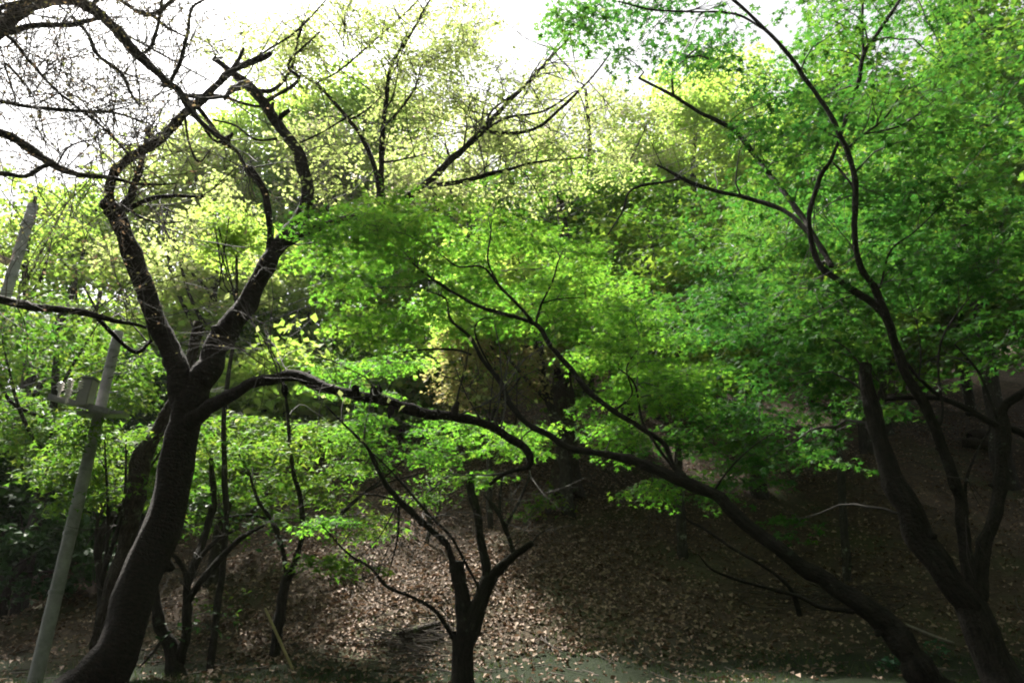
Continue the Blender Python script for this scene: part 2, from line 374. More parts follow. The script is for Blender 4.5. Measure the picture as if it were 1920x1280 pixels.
    def finish(s, leafmat, tmpl, size, crown='crown', pieces=0, twigmat=None, szvar=.25):
        if s.tw.V: link('branchwork', s.tw.mesh('branchwork'), twigmat or M_twig, s.o, kind='stuff')
        if s.pos:
            pos = np.vstack(s.pos); nrm = np.vstack(s.nrm); nrm[np.abs(nrm).sum(1) < 1e-3] = (0, 0, 1)
            n = len(pos); sz = size * np.clip(s.rng.normal(1, szvar, n), .45, 1.6)
            big = s.rng.uniform(0, 1, n)
            tint = np.clip(.5 + .22 * np.sin(pos[:, 0] * 2.1 + pos[:, 2] * 1.7) * np.sin(pos[:, 1] * 1.9 + 1) + s.rng.normal(0, .2, n), 0, 1)
            pick = np.zeros(n, bool)
            if pieces:   # the leaves that show largest: in frame and nearest
                v = pos - CAM; dep = v @ fwd; sx = v[:, 0] / dep * F; sy = (v @ upv) / dep * F
                inn = (np.abs(sx) < 940) & (np.abs(sy) < 620) & (dep > .5)
                score = np.where(inn, sz / np.maximum(dep, .1), 0) * (.8 + .4 * big)
                pick[np.argsort(-score)[:pieces]] = True
            cr = link(crown, leaves_mesh(crown, pos[~pick], nrm[~pick], sz[~pick], tmpl, s.rng, tint[~pick]), leafmat, s.o, kind='stuff')
            if pieces:
                vars_ = []
                for q in range(5):
                    me = mesh('leaf', tmpl[0] * np.array([1, 1, .6 + .3 * q]), [tmpl[1]], attrs={'tint': np.full(len(tmpl[0]), .1 + .2 * q)}); me.materials.append(leafmat); vars_.append(me)
                Mx = frames(nrm[pick], s.rng)
                for A, p_, z_, t_ in zip(Mx, pos[pick], sz[pick], tint[pick]):
                    ob = bpy.data.objects.new('leaf', vars_[min(4, int(t_ * 5))]); C.objects.link(ob); ob.parent = cr
                    M4 = Matrix([[*(A[r] * z_), p_[r]] for r in range(3)] + [[0, 0, 0, 1]]); ob.matrix_local = M4
        return s.o

def woodland(name, label, seed, px, Y, top, bot, width, leafmat, tmpl, size, npads, per, padr, bark=None, tr=.14, cx=None, dy=2.0, shell=.45, group=None, sides=1, lean=0, cat='tree', trunk=True, lf=(.35, .8), droop=.3, thick=.16, blossoms=None):
    """a whole tree seen from here as a crown between photo rows top..bot, column cx, standing at column px"""
    t = Tree(name, label, seed, bark or M_grey_bark, cat, group); rng = t.rng
    cx = px if cx is None else cx
    mid = (top + bot) / 2
    c, k = pt(cx, mid, Y); ctop, _ = pt(cx, top, Y); cbot, _ = pt(cx, bot, Y)
    hz = (ctop[2] - cbot[2]) / 2; hx = width * k / 2; hy = min(hx, dy)
    b, _ = pt(px, 900, Y); bx = float(b[0]); bz = float(height(bx, Y))
    H = max(ctop[2] - bz, 1.)
    hh = [0, .25, .5, .72, .9]
    nodes = []
    for f in hh:
        x = bx + (c[0] - bx) * f ** 1.5 + rng.normal(0, .12) * f * 1.5; y = Y + rng.normal(0, .12) * f
        nodes.append((x, y, bz - .15 * (f == 0) + H * f, tr * (1.15 - f) + .012))
    far = Y > 15.5
    t.limb(nodes, free=True, rough=.08, cap=False, step=.22 if far else .08, sides=8 if far else None)
    # main limbs
    nl = 5 if npads > 8 else 3
    for q in range(nl):
        f = rng.uniform(*lf); P, R = t.limbs[0]; i = int(f * (len(P) - 1)); a = P[i]
        th = rng.uniform(0, 2 * np.pi); e = c + np.array([math.cos(th) * hx * .6, math.sin(th) * hy * .6, rng.uniform(-.2, .7) * hz])
        if e[2] < a[2]: e[2] = a[2] + .3
        mid_ = (a + e) / 2 + np.array([0, 0, -.05 * H]) + rng.normal(0, .1, 3)
        t.limb([(*a, R[i] * .6), (*mid_, R[i] * .42), (*e, .01)], free=True, rough=.05, cap=False, sides=5 if far else 6, step=.25 if far else .1)
    for q in range(npads):
        v = rng.normal(0, 1, 3); v /= np.linalg.norm(v); v *= rng.uniform(shell, 1) 
        p_ = c + v * np.array([hx, hy, hz])
        if p_[2] < height(p_[0], p_[1]) + .25: continue
        R = padr * rng.uniform(.7, 1.35)
        t.pad(p_, R, int(per * rng.uniform(.7, 1.3)), size, thick, droop, nspread=.55, spokes=0 if far else 3)
    if blossoms:
        keep = t.pos, t.nrm
        pos = np.vstack(t.pos); nrm = np.vstack(t.nrm); nb_ = int(len(pos) * blossoms); ix = rng.choice(len(pos), nb_, replace=False)
        link('blossom', leaves_mesh('blossom', pos[ix] + rng.normal(0, .06, (nb_, 3)), nrm[ix] + rng.normal(0, .6, (nb_, 3)), np.full(nb_, size * .75), BLOSSOM, rng), L_blossom, t.o, kind='stuff')
    return t.finish(leafmat, tmpl, size)

# ------------------------------------------------------------------ the gnarled cherry with the two-armed trunk
t = Tree('cherry_tree', 'large gnarled dark cherry tree whose thick leaning trunk forks into curved arms', 11, M_cherry_bark)
Yc = 7.5
x0, z0, k0 = t.root_point(120, Yc)
p0, _ = pt(150, 1290, Yc)
t.limb([(140, 1345, 7.4, 170), (182, 1275, 7.4, 92), (232, 1185, 7.45, 78), (272, 1085, 7.5, 70), (303, 980, 7.5, 66), (330, 880, 7.5, 58), (346, 800, 7.5, 56), (356, 755, 7.5, 54)], rough=.15, cap=False)
t.ws = .86
# left arm
t.limb([(354, 790, 7.5, 62), (335, 700, 7.45, 50), (312, 640, 7.45, 42), (285, 580, 7.4, 42), (255, 500, 7.35, 40), (228, 430, 7.3, 36), (212, 395, 7.3, 34), (198, 384, 7.25, 22)], rough=.13)
t.limb([(208, 400, 7.3, 26), (203, 360, 7.25, 22), (215, 322, 7.2, 20), (255, 290, 7.15, 21), (300, 262, 7.1, 20), (345, 215, 7.05, 20), (390, 175, 7., 17), (440, 130, 7.0, 15), (475, 115, 7., 14), (508, 104, 6.95, 12)], rough=.12)
t.limb([(436, 132, 7.0, 12), (452, 100, 7.0, 8), (457, 90, 7., 5)])
t.limb([(228, 395, 7.35, 18), (245, 365, 7.4, 17), (258, 330, 7.45, 14), (270, 285, 7.5, 12), (280, 240, 7.5, 10)])
t.limb([(235, 393, 7.3, 12), (270, 378, 7.2, 11), (310, 368, 7.2, 9), (380, 369, 7.1, 6)])
t.limb([(240, 388, 7.3, 6), (265, 408, 7.2, 5), (310, 418, 7.2, 4), (345, 415, 7.2, 3)])
t.limb([(282, 640, 7.45, 10), (255, 660, 7.3, 10), (215, 630, 7.2, 10), (180, 595, 7.1, 9)])
# right arm
t.limb([(350, 770, 7.5, 58), (385, 700, 7.5, 54), (420, 625, 7.5, 52), (465, 560, 7.5, 44), (498, 500, 7.5, 38), (530, 450, 7.5, 36), (560, 412, 7.5, 34), (575, 375, 7.5, 30), (572, 330, 7.45, 26), (555, 280, 7.4, 23), (525, 240, 7.35, 22), (495, 195, 7.3, 22), (462, 160, 7.25, 21), (432, 135, 7.2, 15), (400, 110, 7.15, 12)], rough=.13)
t.limb([(515, 225, 7.35, 10), (511, 205, 7.3, 8), (511, 193, 7.3, 6)]); t.limb([(518, 228, 7.35, 14), (532, 214, 7.3, 12), (541, 206, 7.3, 10)])
t.limb([(455, 160, 7.25, 16), (432, 170, 7.1, 14), (420, 186, 7.0, 7)])
# dead spur beside the right arm
t.limb([(505, 470, 7.5, 16), (505, 430, 7.4, 14), (500, 375, 7.35, 14), (485, 340, 7.3, 13), (470, 322, 7.3, 18), (462, 312, 7.3, 10)], rough=.2)
t.limb([(462, 318, 7.3, 8), (445, 285, 7.3, 7), (415, 265, 7.25, 9), (400, 240, 7.2, 9), (370, 200, 7.1, 10), (345, 185, 7.05, 8)])
t.limb([(415, 262, 7.25, 8), (432, 255, 7.2, 8), (436, 250, 7.2, 7)])
# long limb reaching over to the big slanting branch
t.limb([(530, 455, 7.5, 30), (572, 434, 7.5, 32), (610, 422, 7.6, 18), (710, 394, 7.8, 15), (795, 348, 8.0, 17), (845, 300, 8.1, 15), (900, 250, 8.2, 13), (940, 205, 8.3, 10), (985, 160, 8.4, 8), (1030, 110, 8.5, 5), (1070, 70, 8.6, 3)], rough=.1)
t.limb([(908, 245, 8.2, 8), (960, 250, 8.1, 7), (1010, 238, 8.0, 7), (1060, 195, 7.9, 6), (1110, 145, 7.8, 4), (1145, 100, 7.7, 3)])
t.limb([(905, 246, 8.2, 6), (955, 220, 8.3, 6), (1020, 208, 8.4, 5), (1080, 170, 8.5, 3)])
t.limb([(908, 243, 8.2, 6), (925, 205, 8.1, 5), (985, 160, 8.0, 4), (1050, 90, 7.9, 3)])
t.limb([(795, 350, 8.0, 12), (865, 340, 7.9, 9), (915, 327, 7.85, 11), (955, 318, 7.8, 7), (1000, 305, 7.8, 5), (1090, 296, 7.7, 3)])
t.limb([(716, 392, 7.8, 17), (715, 340, 7.8, 14), (716, 280, 7.8, 13), (722, 200, 7.8, 11), (735, 120, 7.8, 8), (770, 65, 7.8, 6), (795, 20, 7.8, 4), (830, -40, 7.8, 3)])
t.limb([(714, 385, 7.8, 12), (706, 330, 7.85, 11), (685, 270, 7.9, 10), (650, 220, 7.95, 9), (600, 165, 8.0, 6), (550, 130, 8.0, 4)])
t.limb([(718, 240, 7.8, 5), (755, 200, 7.7, 5), (780, 160, 7.7, 4), (790, 120, 7.6, 3)])
t.limb([(716, 305, 7.8, 5), (760, 298, 7.7, 4), (800, 288, 7.7, 3)])
t.limb([(655, 225, 7.95, 5), (680, 212, 8.0, 4), (716, 180, 8.0, 3)])
t.limb([(590, 158, 8.0, 4), (640, 130, 8.0, 4), (715, 65, 8.0, 4), (770, 15, 8.0, 3), (800, -20, 8, 2)])
# the arching horizontal limb
t.limb([(362, 790, 7.4, 40), (395, 762, 7.25, 34), (430, 740, 7.1, 28), (480, 718, 7.0, 25), (530, 707, 6.9, 24), (565, 706, 6.85, 25), (610, 728, 6.8, 25), (680, 742, 6.75, 22), (740, 755, 6.7, 24), (800, 775, 6.7, 23), (860, 783, 6.7, 20), (920, 800, 6.7, 19), (965, 825, 6.7, 19), (988, 845, 6.7, 17), (994, 868, 6.7, 13), (985, 880, 6.7, 10)], rough=.14)
t.limb([(990, 876, 6.7, 9), (960, 882, 6.65, 9), (935, 893, 6.6, 9), (918, 908, 6.6, 7)])
for px, py in [(734, 770), (536, 730), (668, 730), (710, 732), (855, 768), (700, 733)]:
    t.limb([(px, py - (12 if py > 745 else -10), 6.72, 12), (px - 2, py, 6.65, 17), (px - 2, py + (12 if py > 745 else -8), 6.6, 9)], rough=.3, name='knot')
# shoots on the arching limb and witch's-broom of twigs on the left arm
for q in range(5):
    a, _ = pt(530 + 6 * q, 706, 6.88); e, _ = pt([400, 440, 500, 520, 600][q], [640, 650, 640, 600, 640][q], 7.0 + .3 * q)
    t.bare(a, e - a, np.linalg.norm(e - a), .006, 2, kids=(2, 4), spread=.5)
a, _ = pt(280, 240, 7.5)
for q in range(42): t.bare(a + t.rng.normal(0, .09, 3), t.rng.normal(0, 1, 3) + np.array([-.1, 0, .3]), t.rng.uniform(.2, .6), .008, 1, bend=.4, kids=(2, 4))
a, _ = pt(468, 322, 7.3)
for q in range(10): t.bare(a + t.rng.normal(0, .02, 3), t.rng.normal(0, 1, 3), t.rng.uniform(.12, .3), .006, 1)
t.bare_from_limbs(110, L=(.5, 1.3), r=.009, depth=2, rmax=.055, leaf=1.5, kids=(2, 5))
# thin upper branches round the crown
for spec in ([(500, 190, 7.35, 9), (560, 150, 7.4, 8), (540, 120, 7.3, 6), (600, 60, 7.2, 4)], [(478, 170, 7.3, 9), (515, 168, 7.4, 9), (545, 130, 7.5, 7), (560, 70, 7.5, 5), (580, 10, 7.5, 3)],
             [(440, 130, 7.2, 6), (500, 95, 7.2, 5), (560, 55, 7.2, 4), (620, -10, 7.2, 3)], [(495, 200, 7.3, 6), (460, 195, 7.2, 6), (410, 180, 7.2, 7), (350, 178, 7.2, 6)],
             [(520, 260, 7.35, 6), (480, 262, 7.3, 5), (440, 235, 7.3, 5), (400, 225, 7.2, 4)], [(548, 275, 7.4, 5), (600, 250, 7.5, 4), (660, 215, 7.6, 4)],
             [(345, 210, 7.05, 6), (355, 270, 7.0, 5), (373, 303, 7.0, 5), (395, 280, 7.0, 3)], [(360, 200, 7.05, 8), (400, 262, 7.1, 6), (430, 262, 7.2, 5)]):
    t.limb(spec)
for c_ in [(620, 40, 120, 60), (800, 60, 110, 70), (840, 140, 90, 60), (1000, 210, 130, 80), (760, 220, 90, 80), (900, 330, 150, 50), (1080, 300, 120, 60), (600, 290, 70, 80), (480, 80, 110, 60), (700, 30, 110, 50), (860, 40, 70, 60), (780, 140, 90, 50), (560, 120, 70, 60)]:
    t.foliage([(*c_, 7.2, 9.6, 44)], .05, per_m2=240, thick=.3, rad=(.13, .32))
t.finish(L_pale, OVAL, .05)

# ------------------------------------------------------------------ bare tree reaching in over the wires
t = Tree('bare_tree', 'bare spreading tree with long grey limbs and fine twigs against white sky', 21, M_grey_bark)
bx, by = -7.2, 5.6; bz = float(height(bx, by))
t.limb([(bx, by, bz - .1, .26), (bx + .05, by, bz + 1.6, .2), (bx - .05, by + .05, bz + 3.2, .17), (bx + .1, by, bz + 4.8, .14), (bx + .5, by, bz + 6.2, .1)], free=True)
def reach(first, nodes, **kw):
    P = [(*first[:3], first[3])]
    for px, py, Y, w in nodes: p_, k = pt(px, py, Y); P.append((*p_, w * k / 2))
    t.limb(P, free=True, **kw)
top = (bx + .1, by, bz + 4.9, .1)
reach(top, [(-120, 110, 5.6, 34), (0, 50, 5.6, 30), (60, 8, 5.6, 22), (115, -2, 5.6, 20), (170, 15, 5.6, 20), (220, 60, 5.6, 19), (265, 110, 5.6, 18), (310, 150, 5.6, 14), (335, 170, 5.6, 12), (355, 205, 5.6, 10), (400, 250, 5.6, 9), (432, 264, 5.6, 8)])
reach(top, [(-100, 90, 5.5, 14), (0, 66, 5.5, 11), (60, 48, 5.5, 11), (130, 47, 5.5, 9), (185, 35, 5.5, 6)])
reach(top, [(-140, 60, 5.4, 14), (0, 16, 5.4, 10), (50, 2, 5.4, 9), (90, -5, 5.4, 6)])
reach((bx - .03, by + .03, bz + 3.3, .07), [(-130, 230, 5.7, 18), (0, 250, 5.7, 15), (50, 275, 5.7, 16), (100, 310, 5.7, 14), (150, 328, 5.7, 11), (205, 333, 5.7, 8), (260, 345, 5.7, 5), (330, 345, 5.7, 3)])
reach((bx - .03, by + .03, bz + 3.2, .06), [(-120, 330, 5.5, 14), (0, 325, 5.5, 10), (45, 332, 5.5, 9), (80, 312, 5.5, 8), (105, 306, 5.5, 6)])
reach((bx - .03, by + .03, bz + 3.9, .06), [(-120, 170, 5.6, 10), (0, 190, 5.6, 7), (60, 201, 5.6, 7), (150, 208, 5.6, 6), (215, 212, 5.6, 5), (265, 228, 5.6, 4)])
reach((bx + .02, by, bz + 1.8, .08), [(-120, 540, 6.0, 22), (0, 562, 6.0, 17), (70, 577, 6.05, 16), (150, 584, 6.1, 14), (200, 597, 6.15, 10), (275, 613, 6.2, 7)])
reach((bx + .1, by, bz + 4.9, .05), [(-60, 20, 5.6, 8), (15, 68, 5.6, 6), (60, 120, 5.6, 6), (100, 165, 5.6, 5), (150, 205, 5.6, 5), (200, 245, 5.6, 4), (240, 290, 5.6, 3)])
for spec in ([(135, 30, 5.6, 7), (165, 65, 5.55, 7), (185, 105, 5.5, 7), (225, 135, 5.5, 6), (245, 175, 5.5, 6), (262, 198, 5.5, 4)],
             [(320, 155, 5.6, 7), (340, 110, 5.6, 8), (352, 60, 5.5, 6), (360, 15, 5.5, 5), (395, -5, 5.5, 4)], [(270, 100, 5.6, 6), (285, 85, 5.6, 7), (300, 30, 5.6, 6), (304, -10, 5.6, 5)],
             [(228, 60, 5.6, 4), (285, 92, 5.7, 4), (345, 125, 5.8, 3), (400, 155, 5.8, 3)], [(340, 175, 5.6, 5), (380, 185, 5.7, 6), (430, 180, 5.7, 5)], [(30, 190, 5.6, 3), (10, 120, 5.6, 4), (45, 155, 5.6, 4), (65, 185, 5.6, 3)],
             [(105, 312, 5.7, 4), (130, 275, 5.6, 4), (185, 258, 5.6, 3)]):
    t.limb(spec, sides=6)
t.limb([(*pt(170, 15, 5.6)[0], .02), (*pt(200, -20, 5.7)[0], .03), (*pt(230, 5, 5.8)[0], .02), (*pt(280, 28, 5.8)[0], .022), (*pt(320, 5, 5.8)[0], .02), (*pt(345, -20, 5.8)[0], .015)], free=True)
t.limb([(285, 28, 5.8, 8), (315, 52, 5.8, 5), (350, 70, 5.8, 4)])
t.bare_from_limbs(440, L=(.45, 1.1), r=.0060, depth=2, rmax=.06, sag=.2, leaf=5.0, kids=(2, 5), spread=.6)
t.finish(L_bud, OVAL, .026, twigmat=M_twig_grey)

# ------------------------------------------------------------------ small many-stemmed maple in the clearing
t = Tree('pruned_maple', 'small pruned maple with forked dark stems and a broken stub in the leaf-strewn clearing', 31, M_maple_bark); t.ws = .82
Y = 9.0
t.limb([(866, 1318, Y, 86), (868, 1275, Y, 58), (870, 1225, Y, 54), (872, 1185, Y, 54)], cap=False)
t.limb([(868, 1210, Y, 40), (872, 1160, Y, 40), (868, 1120, Y, 36), (858, 1085, 8.95, 34), (851, 1055, 8.9, 32)], rough=.15)
t.limb([(852, 1075, 8.9, 20), (843, 1030, 8.85, 12), (834, 1016, 8.8, 14), (800, 985, 8.75, 15), (765, 955, 8.7, 15), (728, 915, 8.65, 13), (700, 865, 8.6, 10), (685, 835, 8.55, 7), (645, 795, 8.5, 5), (610, 760, 8.4, 3)])
t.limb([(876, 1215, Y, 38), (893, 1150, Y, 42), (908, 1105, Y, 38), (922, 1078, Y, 30)])
t.limb([(916, 1090, Y, 24), (908, 1040, 9.05, 20), (900, 1000, 9.1, 19), (893, 955, 9.1, 20), (884, 920, 9.15, 20), (880, 885, 9.2, 14)], rough=.14)
t.limb([(918, 1090, Y, 24), (940, 1062, 8.95, 22), (968, 1038, 8.9, 16), (998, 1017, 8.85, 13)], rough=.14)
t.limb([(995, 1020, 8.85, 5), (1012, 1000, 8.85, 3), (1040, 985, 8.8, 2)])
t.limb([(965, 1040, 8.95, 12), (955, 1010, 9.0, 11), (945, 985, 9.0, 11), (935, 962, 9.05, 10), (922, 945, 9.1, 8), (905, 925, 9.1, 4)])
t.limb([(948, 990, 9.0, 8), (960, 965, 9.05, 7), (975, 935, 9.1, 7), (990, 900, 9.1, 5), (995, 870, 9.15, 3)])
t.limb([(937, 965, 9.05, 7), (938, 930, 9.1, 6), (942, 895, 9.1, 4)])
t.limb([(903, 1110, Y, 7), (870, 1050, 8.9, 7), (845, 1005, 8.8, 7), (800, 960, 8.7, 7), (770, 925, 8.7, 6), (735, 885, 8.6, 5), (700, 850, 8.6, 3)])
t.limb([(852, 1200, Y, 12), (835, 1170, 8.9, 10), (810, 1140, 8.8, 9), (770, 1118, 8.75, 8), (725, 1098, 8.7, 8), (695, 1065, 8.65, 6), (650, 1035, 8.6, 5), (600, 980, 8.5, 3)])
t.limb([(745, 938, 8.68, 6), (705, 928, 8.6, 4), (660, 925, 8.6, 3)]); t.limb([(748, 950, 8.7, 6), (746, 1000, 8.65, 5), (738, 1040, 8.6, 4), (725, 1085, 8.6, 2)])
t.limb([(745, 945, 8.7, 4), (715, 1000, 8.6, 3), (680, 1040, 8.5, 2)])
t.bare_from_limbs(40, L=(.25, .7), r=.006, depth=1, rmax=.05)
t.foliage([(720, 700, 130, 45, 9.4, 11, 16), (640, 770, 90, 50, 9.5, 11, 8), (780, 830, 150, 60, 9.2, 10.6, 20), (900, 835, 90, 60, 9, 10.5, 12), (1010, 830, 60, 35, 9.2, 10, 6), (870, 890, 60, 25, 9, 10, 4), (640, 960, 60, 30, 8.4, 9, 3)], .05, per_m2=520, thick=.07, rad=(.2, .42))
t.finish(L_maple_c, MAPLE, .043, pieces=150)

# ------------------------------------------------------------------ maple leaning across from the dark slope
t = Tree('leaning_maple', 'leaning maple with a long low trunk sweeping up into a broad bright green canopy', 41, M_maple_bark); t.ws = .88
t.limb([(1815, 1360, 6.4, 100), (1745, 1275, 6.4, 66), (1700, 1215, 6.45, 58), (1640, 1150, 6.5, 48), (1570, 1100, 6.55, 40), (1480, 1045, 6.6, 35), (1410, 990, 6.65, 30), (1340, 930, 6.7, 27), (1285, 905, 6.75, 28), (1240, 885, 6.8, 24), (1190, 865, 6.85, 22), (1140, 850, 6.9, 17), (1075, 842, 6.95, 15), (1030, 815, 7.0, 14), (985, 792, 7.05, 13), (955, 755, 7.1, 12), (938, 715, 7.15, 12), (905, 675, 7.2, 9), (880, 630, 7.25, 8), (845, 600, 7.3, 6), (835, 560, 7.35, 4), (800, 545, 7.4, 3)])
t.limb([(1290, 905, 6.75, 22), (1262, 870, 6.8, 10), (1245, 830, 6.85, 12), (1200, 800, 6.9, 12), (1150, 770, 6.95, 12), (1105, 735, 7.0, 12), (1070, 690, 7.05, 11), (1035, 650, 7.1, 11), (1002, 607, 7.15, 10), (945, 588, 7.2, 9), (900, 575, 7.25, 8), (850, 548, 7.3, 7), (800, 515, 7.35, 6), (770, 490, 7.4, 4)])
t.limb([(1002, 607, 7.15, 8), (970, 570, 7.1, 7), (935, 535, 7.05, 6), (905, 500, 7.0, 5), (860, 500, 7.0, 4), (830, 480, 7.0, 3)])
t.limb([(935, 535, 7.05, 5), (915, 490, 7.0, 4), (920, 440, 7.0, 3), (922, 415, 7.0, 2)]); t.limb([(1004, 605, 7.15, 5), (1015, 570, 7.1, 5), (1035, 530, 7.1, 4), (1045, 495, 7.1, 3), (1055, 470, 7.1, 2)])
t.limb([(1016, 568, 7.1, 3), (1050, 560, 7.0, 3), (1090, 558, 7.0, 2)]); t.limb([(885, 665, 7.2, 6), (850, 655, 7.2, 5), (800, 655, 7.2, 4), (755, 660, 7.2, 3)])
t.limb([(935, 712, 7.15, 6), (905, 660, 7.1, 5), (890, 620, 7.1, 4), (900, 600, 7.1, 3), (925, 595, 7.1, 2)])
t.limb([(1500, 1150, 6.5, 14), (1480, 1100, 6.4, 9), (1430, 1060, 6.4, 8), (1370, 1025, 6.4, 7), (1320, 990, 6.4, 6), (1285, 970, 6.4, 5), (1280, 930, 6.4, 3)])
t.limb([(1600, 1145, 6.5, 12), (1540, 1138, 6.4, 10), (1490, 1115, 6.4, 9), (1410, 1095, 6.4, 7), (1340, 1070, 6.35, 5), (1310, 1040, 6.3, 3)])
t.limb([(1265, 880, 6.8, 8), (1235, 840, 6.8, 6), (1205, 790, 6.9, 5), (1190, 720, 7.0, 4), (1160, 690, 7.1, 3)])
t.limb([(1150, 770, 6.95, 5), (1185, 740, 7.0, 4), (1175, 690, 7.0, 3), (1200, 650, 7.0, 2)])
t.limb([(1330, 930, 6.7, 5), (1375, 870, 6.6, 4), (1420, 830, 6.5, 3), (1470, 800, 6.5, 2)])
t.foliage([(640, 425, 80, 30, 6.6, 7.3, 7), (760, 400, 90, 25, 6.8, 7.6, 7), (700, 440, 130, 45, 7.3, 9.2, 16), (850, 430, 150, 50, 7.2, 9.2, 18), (640, 500, 90, 60, 7.5, 9, 6), (780, 520, 160, 60, 7.2, 9.4, 22), (980, 490, 150, 70, 7.0, 10.5, 30), (840, 600, 150, 50, 7.4, 9.4, 10), (700, 620, 100, 40, 7.6, 9.4, 10),
           (1080, 560, 130, 70, 6.9, 10.5, 28), (1180, 640, 120, 60, 6.8, 11, 26), (1260, 710, 100, 60, 6.8, 11, 22), (1200, 760, 120, 60, 6.9, 9, 12), (1130, 820, 60, 25, 7.0, 8.5, 4), (1050, 650, 100, 50, 7.6, 9, 4), (1240, 900, 70, 40, 7.2, 8.5, 3), (1000, 820, 70, 30, 7.4, 8.4, 5)], .05, per_m2=470, thick=.06, rad=(.22, .46))
t.finish(L_maple_c, MAPLE, .046, pieces=300)

# ------------------------------------------------------------------ many-stemmed maple on the dark bank
t = Tree('forked_maple', 'tall maple forking into sinuous dark stems beside a slanting broken trunk, dense green leaves above', 51, M_maple_bark); t.ws = .88
t.limb([(1915, 1350, 6.0, 120), (1890, 1290, 6.0, 84), (1860, 1220, 6.0, 72), (1830, 1150, 6.0, 66), (1818, 1105, 6.0, 58)], cap=False)
t.limb([(1828, 1150, 6.0, 60), (1790, 1095, 6.0, 56), (1740, 1020, 6.0, 54), (1700, 950, 6.0, 52), (1670, 890, 6.0, 42), (1650, 830, 6.0, 36), (1635, 770, 6.0, 32), (1626, 720, 6.0, 28), (1625, 685, 6.0, 24)], rough=.1)
t.limb([(1822, 1140, 6.0, 36), (1812, 1050, 5.95, 30), (1805, 960, 5.9, 28), (1785, 890, 5.85, 25), (1760, 820, 5.8, 24), (1735, 765, 5.75, 22), (1705, 715, 5.7, 21), (1685, 660, 5.65, 21), (1660, 590, 5.6, 20), (1640, 540, 5.6, 15), (1612, 495, 5.55, 14), (1602, 430, 5.5, 13), (1604, 350, 5.5, 13), (1592, 290, 5.5, 12), (1575, 255, 5.5, 11), (1550, 205, 5.5, 10), (1510, 150, 5.5, 10), (1480, 105, 5.5, 9), (1435, 55, 5.5, 8), (1380, 5, 5.5, 7), (1320, -40, 5.5, 4)])
t.limb([(1652, 580, 5.6, 16), (1610, 550, 5.65, 15), (1565, 520, 5.7, 14), (1537, 500, 5.75, 15), (1522, 460, 5.75, 13), (1517, 410, 5.7, 12), (1525, 370, 5.7, 11), (1542, 325, 5.7, 10), (1560, 295, 5.7, 8), (1575, 255, 5.7, 7), (1592, 200, 5.7, 10), (1610, 150, 5.7, 10), (1620, 100, 5.7, 9), (1655, 50, 5.7, 8), (1690, -5, 5.7, 7), (1720, -60, 5.7, 5)])
t.limb([(1620, 98, 5.7, 7), (1617, 50, 5.7, 6), (1618, -10, 5.7, 5)]); t.limb([(1600, 350, 5.5, 6), (1580, 325, 5.6, 5), (1560, 303, 5.65, 4)])
t.limb([(1594, 275, 5.5, 6), (1620, 252, 5.5, 5), (1660, 220, 5.5, 4), (1700, 160, 5.5, 3)]); t.limb([(1620, 252, 5.5, 4), (1690, 235, 5.5, 4), (1750, 190, 5.5, 2)])
t.limb([(1650, 540, 5.6, 5), (1670, 470, 5.5, 4), (1720, 430, 5.5, 3), (1790, 360, 5.5, 2)])
t.limb([(1832, 1120, 6.0, 34), (1845, 1030, 6.0, 30), (1870, 950, 6.0, 26), (1877, 880, 6.0, 28), (1882, 810, 6.0, 30), (1878, 770, 6.0, 22), (1900, 750, 5.95, 18), (1925, 733, 5.9, 18), (1980, 700, 5.9, 12)], rough=.14)
t.limb([(1875, 800, 6.0, 14), (1830, 775, 6.0, 12), (1770, 748, 6.0, 11), (1720, 745, 6.1, 10), (1660, 748, 6.2, 8)], rough=.12)
t.limb([(1772, 750, 6.0, 8), (1730, 715, 5.9, 7), (1700, 680, 5.85, 6)]); t.limb([(1890, 805, 6.0, 16), (1910, 810, 6.0, 14), (1940, 830, 6.0, 12)])
t.limb([(1755, 810, 5.8, 8), (1768, 770, 5.8, 6), (1760, 700, 5.8, 5), (1765, 640, 5.8, 4), (1800, 580, 5.8, 3), (1870, 500, 5.8, 2)])
t.limb([(1872, 790, 6.0, 7), (1850, 730, 6.0, 6), (1830, 690, 6.0, 5), (1790, 645, 6.0, 3)]); t.limb([(1810, 960, 5.9, 8), (1812, 900, 5.9, 6), (1835, 840, 5.9, 5), (1860, 800, 5.9, 4)])
t.limb([(1435, 57, 5.5, 5), (1380, 27, 5.5, 5), (1290, 22, 5.5, 4), (1220, 18, 5.5, 4), (1160, 3, 5.5, 3)])
# broken upper boughs
t.limb([(1560, 500, 5.75, 12), (1500, 400, 6.2, 12), (1425, 305, 6.6, 10), (1400, 270, 6.6, 11), (1370, 240, 6.6, 10), (1310, 210, 6.6, 8), (1262, 180, 6.6, 7), (1225, 160, 6.6, 6), (1198, 146, 6.6, 6)])
t.limb([(1262, 180, 6.6, 6), (1262, 140, 6.6, 5), (1285, 110, 6.6, 5), (1310, 88, 6.6, 3)]); t.limb([(1285, 110, 6.6, 3), (1315, 105, 6.6, 3), (1335, 120, 6.6, 2), (1328, 145, 6.6, 1.5)])
t.limb([(1520, 440, 5.75, 10), (1470, 395, 6.0, 10), (1405, 373, 6.2, 10), (1350, 360, 6.2, 8), (1300, 345, 6.2, 8), (1275, 333, 6.2, 8), (1250, 318, 6.2, 6), (1228, 308, 6.2, 4)])
t.limb([(1275, 334, 6.2, 6), (1240, 342, 6.2, 6), (1200, 348, 6.2, 6), (1178, 362, 6.2, 5), (1168, 395, 6.2, 4), (1140, 440, 6.2, 3)])
t.bare_from_limbs(40, L=(.3, .9), r=.006, depth=1, rmax=.03)
